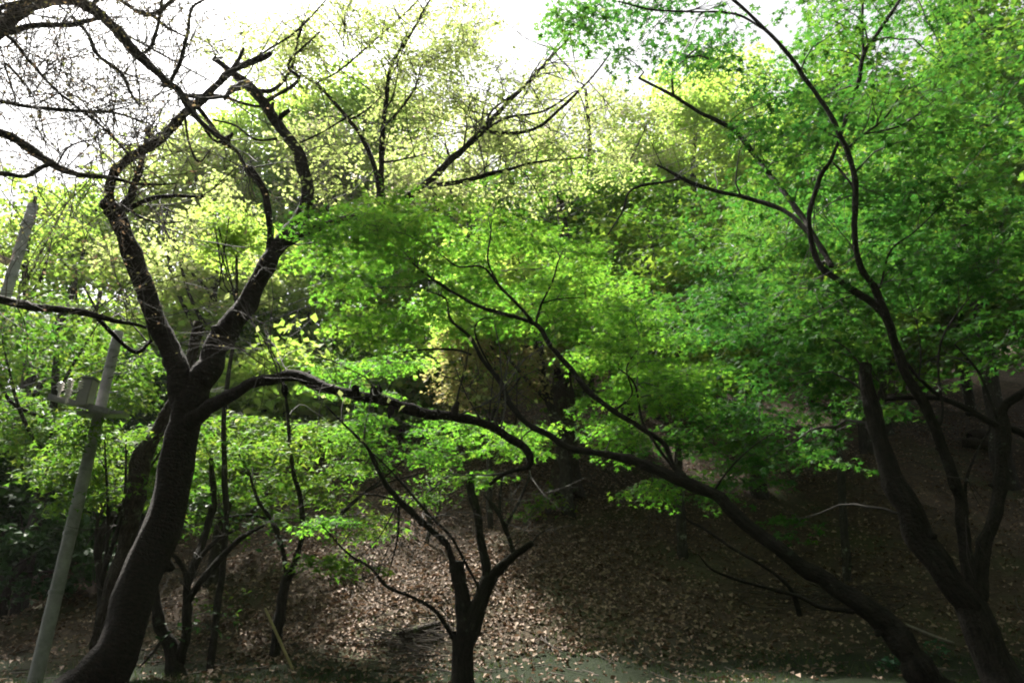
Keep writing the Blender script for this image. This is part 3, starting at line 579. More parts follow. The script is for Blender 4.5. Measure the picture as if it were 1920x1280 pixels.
t.foliage([(1700, 70, 230, 110, 5.0, 9.5, 44), (1800, 220, 150, 110, 5.0, 9.5, 36), (1620, 260, 130, 110, 5.2, 10, 28), (1480, 250, 90, 70, 5.8, 8, 10), (1760, 400, 180, 90, 4.9, 10, 40), (1560, 420, 160, 90, 6, 11, 32), (1400, 430, 140, 80, 6.4, 11, 26), (1680, 520, 180, 70, 5.2, 10, 28), (1440, 560, 140, 70, 6.2, 11, 26),
           (1870, 480, 80, 90, 5.2, 7.5, 12), (1330, 610, 120, 70, 6.8, 11, 20), (1560, 620, 130, 50, 6, 7.8, 16), (1500, 700, 90, 35, 6, 7, 7), (1620, 690, 90, 40, 6.4, 8, 5), (1500, 860, 110, 50, 7, 8.5, 6), (1400, 760, 80, 50, 7, 8.5, 6), (1480, 980, 60, 25, 6.6, 7.5, 2), (1330, 790, 110, 60, 7.2, 9.5, 14), (1460, 830, 110, 60, 7, 9, 9), (1360, 900, 80, 40, 7.4, 8.6, 5), (1580, 760, 80, 40, 6.8, 8, 6), (1250, 60, 130, 60, 5.6, 8, 12), (1420, 130, 90, 60, 5.8, 8, 5), (1100, 30, 110, 50, 6, 8, 8),
           (1850, 640, 90, 50, 5.8, 7.5, 7), (1700, -150, 400, 100, 5, 8, 20), (2030, 150, 90, 300, 5, 8, 14), (2050, 550, 100, 200, 5.5, 8, 8)], .055, per_m2=305, thick=.06, rad=(.25, .5))
t.finish(L_maple, MAPLE, .052, pieces=300)

# ------------------------------------------------------------------ understory by the cherry
t = Tree('dead_trunk', 'broken rough-barked dead trunk leaning close behind the gnarled cherry', 61, M_dead_bark); t.ws = .74
b = ground_hit(185, 1255)[0]; Yd = 9.2
t.limb([(165, 1310, Yd, 70), (185, 1240, Yd, 50), (210, 1130, Yd, 46), (235, 1010, Yd, 46), (255, 930, Yd, 44), (268, 865, Yd, 46), (300, 800, Yd, 40), (335, 740, Yd, 32), (362, 660, Yd, 26), (372, 605, Yd, 20)], rough=.22)
t.limb([(240, 990, Yd, 16), (228, 965, 9.1, 12), (222, 948, 9.0, 9)], rough=.2); t.limb([(365, 650, Yd, 12), (378, 628, Yd, 9), (383, 615, Yd, 6)], rough=.2)
t.bare_from_limbs(14, L=(.3, .8), r=.007, depth=1, rmax=.3); t.finish(None, OVAL, .04)

t = Tree('young_maple', 'slender dark young maple with an upright stem beside the yellow bamboo stake', 62, M_maple_bark); t.ws = .8
Y = 10.2
t.limb([(510, 1310, Y, 34), (513, 1260, Y, 28), (522, 1170, Y, 25), (535, 1100, Y, 24), (543, 1070, Y, 22)], cap=False)
t.limb([(540, 1085, Y, 18), (560, 1030, Y, 13), (568, 990, Y, 12), (562, 930, 10.15, 11), (550, 885, 10.1, 10), (543, 830, 10.1, 9), (540, 780, 10.1, 8), (535, 740, 10, 6), (525, 690, 10, 4), (500, 640, 10, 3)])
t.limb([(540, 1080, Y, 16), (532, 1040, Y, 12), (520, 1000, 10.3, 12), (505, 970, 10.3, 10), (480, 930, 10.3, 8), (465, 880, 10.3, 6), (440, 840, 10.3, 4)])
t.limb([(566, 995, Y, 9), (590, 985, 10, 9), (625, 975, 9.9, 8), (660, 945, 9.8, 7), (690, 920, 9.8, 5), (740, 900, 9.7, 4), (800, 885, 9.7, 3)])
t.limb([(640, 960, 9.85, 6), (680, 925, 9.7, 5), (720, 895, 9.6, 4), (760, 860, 9.6, 2)])
t.limb([(508, 975, 10.3, 7), (470, 965, 10.3, 6), (410, 970, 10.3, 5), (340, 960, 10.3, 3)])
t.foliage([(470, 800, 90, 25, 9.8, 11.5, 8), (590, 830, 80, 40, 9.9, 11.5, 8), (450, 880, 110, 50, 9.8, 11.8, 12), (600, 900, 90, 40, 10, 11.5, 8), (560, 960, 130, 40, 10, 11.5, 6), (650, 980, 80, 30, 9.8, 11, 5), (590, 1050, 40, 15, 9.8, 10.5, 2), (660, 1040, 60, 40, 9.8, 10.6, 3)], .05, per_m2=260, rad=(.25, .5))
t.finish(L_mid, MAPLE3, .06)

t = Tree('thicket_shrub', 'dark many-stemmed shrub with upturned bare stems at the cherry trunk foot', 63, M_maple_bark, cat='shrub')
Y = 9.4
t.limb([(330, 1310, Y, 46), (328, 1260, Y, 38), (318, 1215, Y, 30), (300, 1170, Y, 24), (290, 1120, Y, 17), (285, 1070, Y, 10)], rough=.15)
t.limb([(332, 1250, Y, 26), (348, 1190, Y, 20), (352, 1120, Y, 17), (350, 1085, 9.35, 14), (335, 1050, 9.3, 10), (312, 1030, 9.3, 5)], rough=.12)
t.limb([(350, 1130, Y, 14), (380, 1085, 9.3, 13), (410, 1050, 9.3, 12), (450, 1010, 9.3, 10), (495, 985, 9.3, 5)]); t.limb([(352, 1100, Y, 12), (375, 1045, 9.5, 10), (410, 1010, 9.5, 8), (450, 990, 9.5, 4)])
t.limb([(352, 1090, Y, 16), (385, 1000, 9.7, 15), (400, 930, 9.8, 14), (395, 860, 9.8, 8)])
t.limb([(310, 1190, Y, 6), (280, 1230, 9.2, 5), (262, 1250, 9.2, 3)])
t.bare_from_limbs(18, L=(.2, .6), r=.006, depth=1, rmax=.06); t.foliage([(400, 1000, 130, 60, 9.2, 10.2, 6), (390, 1170, 60, 25, 9.0, 9.6, 3)], .05, per_m2=120, rad=(.2, .35)); t.finish(L_dark, OVAL, .07)

# ------------------------------------------------------------------ trees round the poles (beyond the cherry)
woodland('maple_tree', 'maple with layered sprays of bright green leaves behind the plain capped pole', 71, 90, 13, 560, 860, 420, L_mid, MAPLE3, .075, 44, 190, .62, tr=.10)
woodland('maple_tree', 'maple with flat dull green tiers hanging around the transformer pole', 72, 235, 9.5, 770, 950, 340, L_mid, MAPLE3, .052, 34, 190, .36, tr=.045, dy=.75)
woodland('maple_tree', 'sunlit yellow-green maple seen between the cherry arms and arching limb', 73, 560, 21, 470, 690, 360, L_yel, MAPLE3, .12, 60, 190, .9, tr=.09)
woodland('maple_sapling', 'small bright maple spray caught between the two cherry arms', 74, 440, 9.6, 400, 480, 130, L_yel, MAPLE3, .055, 11, 170, .32, tr=.03, dy=.6, lf=(.85, .95))
woodland('maple_tree', 'dim green maple with drooping tiers under the arching cherry limb', 75, 420, 12.2, 790, 990, 300, L_mid, MAPLE3, .07, 26, 190, .5, tr=.08, cx=440)
woodland('evergreen_tree', 'dark dense evergreen behind the transformer pole head', 76, 290, 15.5, 640, 960, 230, L_dark, CLUMP, .13, 34, 200, .6, tr=.14)
woodland('evergreen_tree', 'dark green evergreen low behind the leaning pole shaft', 77, 40, 15, 780, 1080, 330, L_dark, CLUMP, .13, 40, 200, .65, tr=.14)
woodland('camellia_shrub', 'dark glossy broad-leaved shrub at the foot of the leaning pole', 78, 60, 12.4, 950, 1180, 330, L_dark, OVAL, .12, 26, 110, .42, tr=.05, cat='shrub', dy=1.0)
woodland('oak_tree', 'tall twiggy tree with pale new leaf behind the wires', 79, 30, 19, 300, 620, 420, L_yel, CLUMP, .11, 46, 90, .8, tr=.16, shell=.2)
woodland('oak_tree', 'thin pale-leaved tree rising behind the forked cherry arms', 80, 380, 18, 330, 640, 380, L_pale, CLUMP, .11, 44, 110, .8, tr=.14, shell=.2)
woodland('beech_tree', 'hazy yellow-green tree past the cherry fork, over the maple tiers', 81, 210, 22, 500, 800, 420, L_yel, CLUMP, .14, 46, 170, .95, tr=.16)
woodland('beech_tree', 'mid-green tree filling the gap between dead trunk and young maple', 82, 470, 20, 560, 860, 380, L_mid, CLUMP, .14, 44, 190, .9, tr=.16)
# hillside trees
G = 'trees on the hillside'
woodland('beech_tree', 'round-topped yellow-green tree on the skyline behind the upright cherry shoots', 91, 670, 25, 135, 420, 330, L_yel, CLUMP, .13, 110, 190, 1.0, tr=.2, group=G)
woodland('beech_tree', 'smaller pale green tree on the skyline between the cherry arms', 92, 500, 26, 150, 430, 320, L_yel, CLUMP, .13, 110, 170, 1.0, tr=.18, group=G)
woodland('flowering_cherry', 'pale cherry in fading blossom behind the long slanting cherry limb', 93, 880, 19, 190, 430, 380, L_pale, CLUMP, .09, 80, 150, .75, tr=.14, group=G, blossoms=.35)
woodland('flowering_cherry', 'pale cherry in fading blossom and bronze leaf upslope of the leaning maple canopy', 94, 1110, 21, 120, 400, 400, L_pale, CLUMP, .09, 80, 130, .85, tr=.15, group=G, blossoms=.3)
woodland('flowering_cherry', 'small pink-white cherry peeping past the thicker cherry arm', 95, 610, 23, 240, 390, 170, L_pale, CLUMP, .11, 30, 150, .8, tr=.09, group=G, blossoms=.6)
woodland('beech_tree', 'yellow-green tree behind the broken upper boughs of the forked maple', 96, 1330, 22, 150, 460, 380, L_yel, CLUMP, .13, 90, 170, .9, tr=.17, group=G)
woodland('beech_tree', 'pale skyline tree glimpsed past the curled bough of the forked maple', 97, 1350, 33, 80, 300, 260, L_yel, CLUMP, .17, 34, 160, 1.3, tr=.2, group=G)
woodland('beech_tree', 'fresh green tree above the leaning maple canopy, below the fading blossom', 98, 1180, 16.5, 340, 560, 400, L_mid, CLUMP, .115, 60, 190, .75, tr=.13, group=G)
woodland('beech_tree', 'green tree hidden behind the leaning maple canopy', 99, 820, 19.5, 380, 660, 460, L_mid, CLUMP, .12, 56, 190, .75, tr=.13, group=G)
woodland('beech_tree', 'dark green tree low in the shade behind the forked maple stems', 100, 1420, 15, 420, 740, 360, L_mid, CLUMP, .115, 60, 190, .7, tr=.13, group=G)
woodland('beech_tree', 'tall shady tree upslope behind the forked maple crown', 101, 1640, 17, 60, 560, 420, L_mid, CLUMP, .14, 80, 150, .95, tr=.17, group=G)
woodland('beech_tree', 'tall shady tree at the edge of the slope above the fallen log', 102, 1880, 16, -80, 480, 420, L_mid, CLUMP, .14, 80, 150, .95, tr=.17, group=G)
woodland('beech_tree', 'slim tree with a thin grey stem standing alone on the dim slope', 103, 1268, 13.0, 380, 820, 420, L_mid, MAPLE3, .078, 56, 150, .6, tr=.06, group=G)
woodland('beech_tree', 'slender shaded tree with a pale forked stem near the slanting broken trunk', 108, 1560, 12.6, 240, 640, 460, L_mid, MAPLE3, .078, 60, 150, .65, tr=.055, group=G)
woodland('bronze_shrub', 'bronze-orange leaved shrub glowing behind the leaning maple branches', 104, 920, 14, 610, 770, 290, L_bronze, CLUMP, .07, 44, 85, .42, tr=.04, cat='shrub', dy=.8)
woodland('low_shrub', 'low leafy shrub at the top of the lit leaf patch', 105, 800, 13.6, 890, 960, 150, L_mid, OVAL, .06, 10, 60, .3, tr=.03, cat='shrub', dy=.4)
woodland('beech_tree', 'green understorey tree behind the small pruned maple', 106, 690, 18.5, 620, 820, 340, L_mid, CLUMP, .10, 44, 200, .65, tr=.1, group=G)
woodland('beech_tree', 'yellow-green understorey tree behind the bronze shrub', 107, 1065, 14.2, 490, 680, 410, L_yel, CLUMP, .115, 54, 150, .62, tr=.1, cx=985, group=G)
# rows of trees farther up the slope
for i, (px, Y, top, bot, w, lm, lab) in enumerate([
    (560, 24, 330, 640, 420, L_mid, 'soft green tree upslope between the thicker cherry arm and the pale blossom'),
    (760, 24, 330, 620, 380, L_yel, 'light green tree upslope below the round-topped skyline tree'),
    (980, 26, 330, 600, 420, L_mid, 'green tree upslope below the two pale cherries'),
    (1180, 28, 260, 560, 420, L_yel, 'light tree upslope beyond the fresh green one'),
    (1420, 27, 180, 560, 420, L_mid, 'green tree upslope past the broken boughs'),
    (1640, 28, 240, 640, 420, L_mid, 'shaded tree far up the dark slope behind the sinuous stems'),
    (1860, 27, 200, 620, 420, L_mid, 'shaded tree far up the dark slope above the rotten log'),
    (1850, 20, 470, 650, 360, L_mid, 'low shaded tree on the dark bank above the rotten log'),
    (1680, 18, 560, 700, 300, L_mid, 'low dim tree between the broken trunk and the tall stems'),
    (1280, 20, 480, 700, 340, L_mid, 'shaded green tree behind the thin grey stem'),
    (1540, 21, 420, 660, 360, L_mid, 'shaded green tree behind the slanting broken trunk'),
    (1760, 22, 380, 590, 360, L_mid, 'shaded green tree behind the tall maple stems'),
    (520, 17.5, 650, 850, 330, L_yel, 'light green understorey tree in the gap under the arching cherry limb'),
    (800, 18, 650, 800, 260, L_mid, 'green understorey tree beyond the bronze shrub and arching limb'),
    (620, 19, 700, 900, 300, L_mid, 'soft green understorey tree beyond the bare pruned maple branches'),
    (330, 19, 560, 760, 300, L_yel, 'light green tree glimpsed in the cherry fork'),
    (340, 24, 240, 480, 300, L_pale, 'pale misty tree seen through the cherry arms'),
    (160, 24, 330, 560, 300, L_yel, 'pale misty tree seen behind the wires beside the cherry'),
    (430, 23, 600, 860, 360, L_yel, 'bright maple upslope framed by the arching cherry limb'),
    (100, 26, 470, 820, 420, L_mid, 'green tree beyond the wires and bare low limb'),
    (330, 27, 480, 820, 420, L_yel, 'pale green tree beyond the dark evergreen'),
    (600, 22, 620, 900, 360, L_mid, 'green tree beyond the young maple stem'),
    (160, 18, 860, 1120, 380, L_dark, 'dark evergreen undergrowth tree beyond the camellia'),
    (400, 17, 900, 1130, 320, L_dark, 'dark evergreen undergrowth tree beyond the thicket shrub'),
    (-60, 20, 600, 1000, 380, L_mid, 'green tree at the valley edge beyond the plain pole')]):
    woodland('woodland_tree', lab, 150 + i, px, Y, top, bot, w, lm, CLUMP, .16, 64, 119, 1.0, tr=.13, group='trees farther up the slope', shell=.25)
# big old trunk on the slope
t = Tree('old_oak', 'stout old tree whose thick flared trunk stands at the top of the lit slope', 111, M_dead_bark, group=G)
b, k = ground_hit(1065, 925)
t.limb([(b[0], b[1], b[2] - .2, .42), (b[0], b[1], b[2] + .2, .30), (b[0] + .02, b[1], b[2] + 1, .23), (b[0] - .05, b[1], b[2] + 2.6, .2), (b[0] + .1, b[1], b[2] + 4.6, .15), (b[0] + .0, b[1] + .2, b[2] + 6.6, .08)], free=True, rough=.12)
for q in range(40):
    v = t.rng.normal(0, 1, 3); v /= np.linalg.norm(v); t.pad(np.array([b[0], b[1] + .2, b[2] + 4.6]) + v * np.array([2.2, 1.6, 2.6]), .75, 180, .1, .16, .3)
t.finish(L_mid, CLUMP, .10)
# trees added, mostly out of view, to shade the bank and near side
H = 'trees added mostly out of view for shade'
for i, (x, y, hgt, r, lab) in enumerate([(13.5, 9, 11, 3.8, 'broad tree shading the dark bank beyond the forked maple'), (12.5, 15, 12, 3.8, 'tall tree shading the upper bank beyond the fallen log'), (-11.2, 6.8, 15, 3.3, 'spreading unseen tree added beyond the two poles to shade the slope foot'),
                                  (8.5, 1.5, 11, 4.0, 'tall unseen shade tree added facing the forked maple'), (-7.5, -2, 12, 4.4, 'tall unseen shade tree added facing the cherry'), (0.5, -5, 13, 4.8, 'tall unseen shade tree added facing the clearing'),
                                  (8, -6, 13, 4.8, 'tall unseen shade tree added behind the viewer'), (-14, -1, 12, 4.4, 'tall unseen shade tree added below the poles'), (15, -1, 12, 4.6, 'tall unseen shade tree added at the end of the near bank'), (4, -12, 15, 5.5, 'tallest unseen shade tree added behind the viewer'), (-6, -11, 15, 5.5, 'second tall unseen shade tree added behind the viewer'), (17, 6, 12, 4.2, 'broad unseen tree added to shade the edge of the dark bank'), (13.5, 11.8, 13, 3.6, 'leafy tree added to shade the dark bank'), (16, 20, 13, 4.5, 'leafy tree added to shade the dark bank high up'), (12.8, 5, 13, 3.8, 'leafy unseen tree added to shade the forked maple foot')]):
    t = Tree('beech_tree', lab, 120 + i, M_grey_bark, group=H); z = float(height(x, y))
    t.limb([(x, y, z - .2, .25), (x + .1, y, z + hgt * .3, .2), (x - .1, y + .1, z + hgt * .6, .13), (x, y, z + hgt * .85, .05)], free=True, cap=False)
    for q in range(64):
        v = t.rng.normal(0, 1, 3); v /= np.linalg.norm(v); v *= t.rng.uniform(.3, 1)
        t.pad(np.array([x, y, z + hgt * .62]) + v * np.array([r, r, hgt * .36]), 1.25, 80 if y < 8 else 170, .26, .16, .3, spokes=0)
    t.finish(L_mid, CLUMP, .36 if y < 8 else .17)

# ------------------------------------------------------------------ poles and wires
M_conc = plain_mat('weathered_concrete', (.19, .185, .195), (.33, .325, .34), 7, .85)
M_steel = plain_mat('galvanised_steel', (.16, .16, .165), (.25, .25, .255), 14, .5, .4, .05)
M_box = plain_mat('grey_paint', (.20, .19, .19), (.28, .27, .27), 5, .5, 0, .05)
M_porc = plain_mat('white_porcelain', (.62, .58, .55), (.74, .70, .68), 6, .25, 0, 0)
M_black = plain_mat('black_rubber', (.008, .008, .008), (.02, .02, .02), 20, 1.)
M_salmon = plain_mat('faded_red_paint', (.40, .26, .22), (.50, .35, .30), 12, .6)
def box_into(T, c, ax, ay, az, hx, hy, hz):
    V = np.array([c + sx * hx * ax + sy * hy * ay + sz * hz * az for sx in (-1, 1) for sy in (-1, 1) for sz in (-1, 1)])
    return V
def boxmesh(name, c, ax, ay, az, h, bev=.15):
    import bmesh
    bm = bmesh.new(); bmesh.ops.create_cube(bm, size=2)
    for v in bm.verts: v.co = Vector(c + v.co.x * h[0] * ax + v.co.y * h[1] * ay + v.co.z * h[2] * az)
    bmesh.ops.bevel(bm, geom=list(bm.edges), offset=min(h) * bev, segments=2, affect='EDGES')
    me = bpy.data.meshes.new(name); bm.to_mesh(me); bm.free(); return me
def pole(name, label, bot, topn, wb, wt):
    o = thing(name, label, 'pole')
    a, ka = pt(*bot); b, kb = pt(*topn); d = (b - a) / np.linalg.norm(b - a)
    g = a - d * (a[2] - float(height(a[0], a[1])) + .2) / d[2] if a[2] > height(a[0], a[1]) else a
    T = Tubes(); u = np.linspace(0, 1, 24)[:, None]; P = g + (b - g) * u
    T.add(P, np.linspace(wb * ka / 2, wt * kb / 2, 24), 20, np.random.default_rng(5), .004, True)
    link('shaft', T.mesh('shaft'), M_conc, o); return o, g, b, d
o, g, b, d = pole('utility_pole', 'grey concrete utility pole carrying a transformer box and crossarm', (58, 1310, 9.0), (222, 622, 9.0), 28, 18)
for py in (880, 1000, 1110, 690, 660):
    f = (1290 - py) / (1290 - 622); c, k = pt(62 + 160 * f, py, 9.0)
    T = Tubes(); r = (28 - 10 * f) * k / 2 * 1.07; T.add([c - d * .02, c + d * .02], [r, r], 20); link('band', T.mesh('band'), M_steel, o)
ex = np.array([1., 0, 0]); ez = d; ey = np.cross(ez, ex)
c, k = pt(163, 738, 8.78); ax = np.array([1, 0, 0.0]); tr_ = link('transformer', boxmesh('transformer', c, ax, np.array([0, 1., 0]), np.array([.06, 0, 1.]), (.066, .08, .16)), M_box, o)
link('transformer_lid', boxmesh('transformer_lid', c + np.array([.011, 0, .174]), ax, np.array([0, 1., 0]), np.array([.06, 0, 1.]), (.074, .09, .012)), M_steel, tr_)
c1, _ = pt(163, 772, 8.82); link('bracket', boxmesh('bracket', c1 + np.array([.14, .1, 0]), ax, np.array([0, 1., 0]), np.array([0, 0, 1.]), (.27, .09, .02)), M_steel, o)
a1, _ = pt(92, 744, 8.78); a2, _ = pt(205, 772, 8.80); dd = (a2 - a1) / np.linalg.norm(a2 - a1)
arm = link('crossarm', boxmesh('crossarm', (a1 + a2) / 2, dd, np.cross(np.array([0, 0, 1.]), dd), np.array([0, 0, 1.]), (np.linalg.norm(a2 - a1) / 2, .035, .035)), M_steel, o)
for px, py in ((113, 728), (131, 722), (127, 740), (152, 726)):
    c, k = pt(px, py, 8.72); T = Tubes()
    for q in range(3): T.add([c + np.array([0, 0, .035 * q - .03]), c + np.array([0, 0, .035 * q - .012]), c + np.array([0, 0, .035 * q + .0])], [.02, .042, .03], 12, None, 0, True)
    T.add([c - np.array([0, 0, .10]), c + np.array([0, 0, .07])], [.012, .02], 8, None, 0, True)
    link('insulator', T.mesh('insulator'), M_porc, o)
for q, (px, py) in enumerate(((197, 735), (190, 800), (205, 700))):
    c, k = pt(px + 6, py, 8.9); T = Tubes(); T.add([c, c + np.array([.12, -.02, 0])], [.009, .009], 6, None, 0, True); link('step_bolt', T.mesh('step_bolt'), M_steel, o)


o2, g2, b2, d2 = pole('utility_pole', 'plain capped grey pole beside the long low bare limb', (-5, 605, 13.0), (61, 388, 13.0), 22, 18)
T = Tubes(); T.add([b2 - d2 * .05, b2 + d2 * .04], [.095, .095], 20, None, 0, True); link('cap', T.mesh('cap'), M_conc, o2)
for f in (.12, .3, .46, .62):
    c = b2 - d2 * 3.2 * f; T = Tubes(); T.add([c - d2 * .03, c + d2 * .03], [.102, .102], 20); link('band', T.mesh('band'), M_steel, o2)
    T = Tubes(); T.add([c + np.array([.08, -.05, 0]), c + np.array([.2, -.06, 0])], [.012, .012], 6, None, 0, True); link('step_bolt', T.mesh('step_bolt'), M_steel, o2)
c, _ = pt(-8, 482, 12.85); link('crossarm', boxmesh('crossarm', c, np.array([.93, 0, -.36]), np.array([0, 1., 0]), np.array([.36, 0, .93]), (.26, .06, .06)), M_salmon, o2)
wires = [((-160, 760, 12), (205, 672, 8.95), (1290, 266, 11.5), (2050, -40, 13)), ((-160, 790, 12), (203, 690, 8.95), (1280, 300, 11.7), (2050, 0, 13)), ((-160, 815, 12), (195, 712, 8.95), (1250, 330, 11.9), (2050, 60, 13)),
         ((-160, 655, 12), (120, 586, 11), (700, 430, 11.2), (2050, -10, 13.5))]
wl_ = ['topmost of the thin black power wires strung from the transformer pole', 'thin black power wire strung just below the topmost one at the transformer pole', 'lowest thin black power wire strung from the transformer pole insulators', 'thin black wire passing above the transformer pole head']
for w, lab in zip(wires, wl_):
    P = [pt(*q)[0] for q in w]; Pc, _ = catmull(P, [.006] * 4, .4); T = Tubes(); T.add(Pc, np.full(len(Pc), .005), 5)
    ob = link('power_wire', T.mesh('power_wire'), M_black); ob['label'] = lab; ob['category'] = 'wire'; ob['group'] = 'power wires'

# ------------------------------------------------------------------ things on the ground
rng = np.random.default_rng(9)
def rod(name, label, cat, nodes, mat, rough=.1, sides=8, cap=True, joints=None, group=None):
    P = []; R = []
    for px, py, lift, r in nodes:
        h, k = ground_hit(px, py); P.append(h + np.array([0, 0, lift])); R.append(r)
    Pc, Rc = catmull(P, R, .06); T = Tubes(); T.add(Pc, Rc, sides, rng, rough, cap)
    ob = link(name, T.mesh(name), mat); ob['label'] = label; ob['category'] = cat
    if group: ob['group'] = group
    return ob
# bamboo stake
a, k = pt(553, 1268, 9.7); a[2] = height(a[0], a[1]) - .05; e, _ = pt(497, 1140, 9.9)
M_bamboo = plain_mat('yellow_bamboo', (.20, .16, .06), (.28, .23, .10), 10, .5)
T = Tubes(); u = np.linspace(0, 1, 61); R = np.where(np.arange(61) % 12 == 6, .021, .0165); T.add(np.array([a + (e - a) * q for q in u]), R, 10, None, 0, True)
ob = link('bamboo_stake', T.mesh('bamboo_stake'), M_bamboo); ob['label'] = 'thin yellow bamboo stake leaning by the young maple stem'; ob['category'] = 'stake'
rod('fallen_log', 'mossy cut log lying over the brush heap in the clearing', 'log', [(752, 1210, .10, .07), (785, 1203, .13, .065), (822, 1190, .12, .05)], M_dead_bark, .15, 10)
rod('fallen_log', 'dark rotten log lying on the upper slope behind the forked maple', 'log', [(1805, 838, .08, .10), (1840, 842, .12, .13), (1880, 848, .08, .10)], M_dead_bark, .2, 10)
rod('fallen_log', 'dark round stub of wood resting on the rotten upper log', 'log', [(1822, 832, .16, .13), (1845, 828, .22, .14)], M_dead_bark, .25, 10)
rod('fallen_branch', 'pale peeled branch lying beside the leaning maple foot', 'branch', [(1700, 1180, .06, .018), (1745, 1198, .05, .022), (1790, 1215, .06, .018)], M_twig_pale, .1, 7)
rod('fallen_branch', 'crooked dark branch lying across the slope under the leaning maple', 'branch', [(1500, 1140, .05, .015), (1560, 1125, .07, .018), (1640, 1140, .05, .02)], M_dead_bark, .1, 7)
M_brush = plain_mat('old_brush', (.018, .014, .010), (.06, .046, .035), 9, .95)
def heap(name, label, cx, cy, rx, n, hgt, seed):
    r = np.random.default_rng(seed); T = Tubes(); c, _ = ground_hit(cx, cy)
    for q in range(n):
        x = c[0] + r.normal(0, rx * .45); y = c[1] + r.normal(0, .32); d_ = math.exp(-((x - c[0]) / rx) ** 2 * 1.2 - ((y - c[1]) / .5) ** 2)
        L = r.uniform(.25, 1.); th = r.normal(0, .5) + (0 if r.uniform() < .8 else 1.2); z = float(height(x, y)) + hgt * d_ * r.uniform(.1, 1)
        e = np.array([math.cos(th), math.sin(th) * .6, r.normal(0, .18)]); u = np.linspace(-.5, .5, 6)[:, None]
        P = np.array([x, y, z]) + e * L * u + r.normal(0, .010, (6, 3)); P[:, 2] = np.maximum(P[:, 2], height(P[:, 0], P[:, 1]) + .004)
        rr = r.uniform(.003, .009); T.add(P, np.linspace(rr, rr * .5, 6), 5)
    ob = link(name, T.mesh(name), M_brush); ob['label'] = label; ob['category'] = 'brush pile'
heap('brush_pile', 'dark heap of cut twigs beneath the mossy log beside the pruned maple', 775, 1222, .7, 130, .2, 1)
heap('brush_pile', 'wide dark tangle of fallen branches under the leaning maple trunk', 1560, 1130, 1.5, 200, .16, 2)
# plants on the ground
def plant(name, label, px, py, n, mat, tmpl, size, hgt, spread, seed):
    o = thing(name, label, 'plant'); r = np.random.default_rng(seed); c, _ = ground_hit(px, py)
    T = Tubes(); pos = []; nr = []
    for q in range(max(5, n // 6)):
        th = r.uniform(0, 6.28); L = spread * r.uniform(.3, 1); e = c + np.array([math.cos(th) * L, math.sin(th) * L, 0]); e[2] = max(float(height(e[0], e[1])), c[2] - .2) + hgt * r.uniform(.5, 1)
        m_ = (c + e) / 2 + np.array([0, 0, hgt * .3]); u = np.linspace(0, 1, 7)[:, None]; P = (1 - u) ** 2 * c + 2 * u * (1 - u) * m_ + u * u * e
        T.add(P, np.linspace(.006, .002, 7), 4)
        for w in range(6): pos.append(P[r.integers(3, 7)] + r.normal(0, .04, 3)); nr.append(np.array([0, 0, 1]) + r.normal(0, .5, 3))
    link('stem', T.mesh('stem'), M_twig, o); pos = np.array(pos)
    link('foliage', leaves_mesh('foliage', pos, np.array(nr), size * r.uniform(.7, 1.2, len(pos)), tmpl, r), mat, o, kind='stuff')
plant('fern', 'blue-green leafy plant at the leaning maple foot', 1690, 1256, 60, L_fern, OVAL, .10, .16, .28, 1)
plant('fern', 'small blue-green plant beside the pale peeled branch', 1765, 1232, 30, L_fern, OVAL, .09, .14, .2, 2)
plant('seedling', 'small leafy seedling against the cherry trunk foot', 205, 1262, 30, L_fern, OVAL, .08, .2, .2, 3)
plant('seedling', 'low green seedling clump in front of the thicket shrub', 395, 1180, 60, L_mid, OVAL, .08, .35, .45, 4)
plant('seedling', 'green seedling clump on the slope beneath the stout old trunk', 1030, 965, 120, L_mid, MAPLE3, .08, .4, .7, 5)
plant('seedling', 'green seedling clump beside the pruned maple stems', 985, 985, 90, L_mid, MAPLE3, .08, .35, .5, 6)
plant('seedling', 'feathery green seedling clump on the bank by the young maple', 660, 1075, 90, L_mid, MAPLE3, .07, .35, .5, 7)
# leaf litter and grass
n = 170000
x = rng.uniform(-9, 14, n * 2); y = 8.6 + 22 * rng.uniform(0, 1, n * 2) ** 1.6
dens = .55 + .45 * np.sin(x * 1.3 + 2 * np.sin(y * .7)) * np.sin(y * 1.1 + np.sin(x)); foot = sst(9.4, 11.2, y)
keep = rng.uniform(0, 1, n * 2) < np.clip(.35 + dens * .6, 0, 1) * (.25 + .75 * foot) * (1 - .72 * sst(1.0, 4.0, x)) * (1 - .7 * sst(-2.8, -4.6, x)) * (.35 + .65 * sst(9.3, 10.6, y)); x, y = x[keep][:n], y[keep][:n]  # litter thinned at the left and foot to darken them like shade
pos = np.stack([x, y, height(x, y) + rng.uniform(.008, .04, len(x))], -1)
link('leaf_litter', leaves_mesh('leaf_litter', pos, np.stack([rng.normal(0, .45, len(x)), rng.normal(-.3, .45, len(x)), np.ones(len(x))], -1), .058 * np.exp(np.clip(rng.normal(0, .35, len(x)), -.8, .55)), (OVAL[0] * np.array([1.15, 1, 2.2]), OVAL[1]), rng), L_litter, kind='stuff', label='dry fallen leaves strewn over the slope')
T = Tubes()
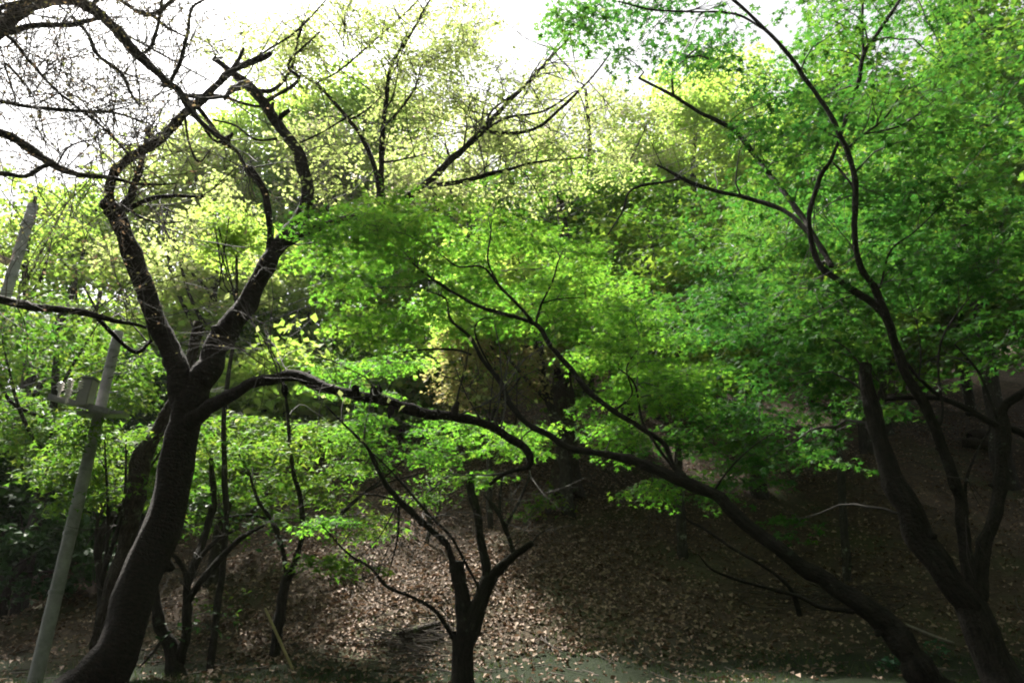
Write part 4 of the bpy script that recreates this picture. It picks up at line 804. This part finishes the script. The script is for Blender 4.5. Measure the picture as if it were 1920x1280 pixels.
for q in range(900):
    x_, y_ = rng.uniform(-8, 11), 9.2 + 13 * rng.uniform() ** 1.4; th = rng.uniform(0, 6.28); L = rng.uniform(.1, .6); u = np.linspace(-.5, .5, 5)
    P = np.stack([x_ + math.cos(th) * L * u, y_ + math.sin(th) * L * u, 0 * u], -1) + rng.normal(0, .015, (5, 3)); P[:, 2] = height(P[:, 0], P[:, 1]) + rng.uniform(.012, .05); rr = rng.uniform(.003, .009); T.add(P, np.linspace(rr, rr * .6, 5), 4)
link('twig_litter', T.mesh('twig_litter'), M_brush, kind='stuff', label='thin fallen twigs scattered over the slope')
n = 55000
x = rng.uniform(-8, 9, n); y = rng.uniform(5.0, 12.5, n)
keep = rng.uniform(0, 1, n) < (1 - sst(9.6, 11.6, y)) * np.clip(.6 + .6 * np.sin(x * 1.7 + y) * np.sin(y * 2.3 - x * .6), .04, 1) + .03; x, y = x[keep], y[keep]; n = len(x)
th = rng.uniform(0, 6.28, n); hgt = rng.uniform(.02, .075, n) * (1 + .7 * np.sin(x * 2.3) * np.sin(y * 3.1 + x)); w = .0045
base = np.stack([x, y, height(x, y)], -1); side = np.stack([np.cos(th), np.sin(th), 0 * th], -1) * w; lean_ = rng.normal(0, .4, (n, 2)) * hgt[:, None]
V = np.stack([base - side, base + side, base + np.concatenate([lean_, hgt[:, None]], 1)], 1).reshape(-1, 3)
link('grass', mesh('grass', V, [np.arange(n * 3).reshape(-1, 3)], attrs={'tint': np.repeat(rng.uniform(0, 1, n), 3)}), L_grass, kind='stuff', label='short dark grass along the foot of the slope')

# ------------------------------------------------------------------ the bright woodland air
import bmesh
bm = bmesh.new(); bmesh.ops.create_cube(bm, size=1)
for v in bm.verts: v.co = Vector((v.co.x * 324, v.co.y * 304 + 30, -2.0 + (v.co.z + .5) * 42))
me = bpy.data.meshes.new('haze'); bm.to_mesh(me); bm.free()
m, n, l = mat_new('haze')
vol = n.new('ShaderNodeVolumePrincipled'); vol.inputs['Color'].default_value = (.95, .97, .93, 1); vol.inputs['Density'].default_value = HAZE; vol.inputs['Anisotropy'].default_value = .3
o = n.new('ShaderNodeOutputMaterial'); l.new(vol.outputs[0], o.inputs['Volume'])
link('haze', me, m, kind='stuff', label='pale luminous haze hanging through the wood')
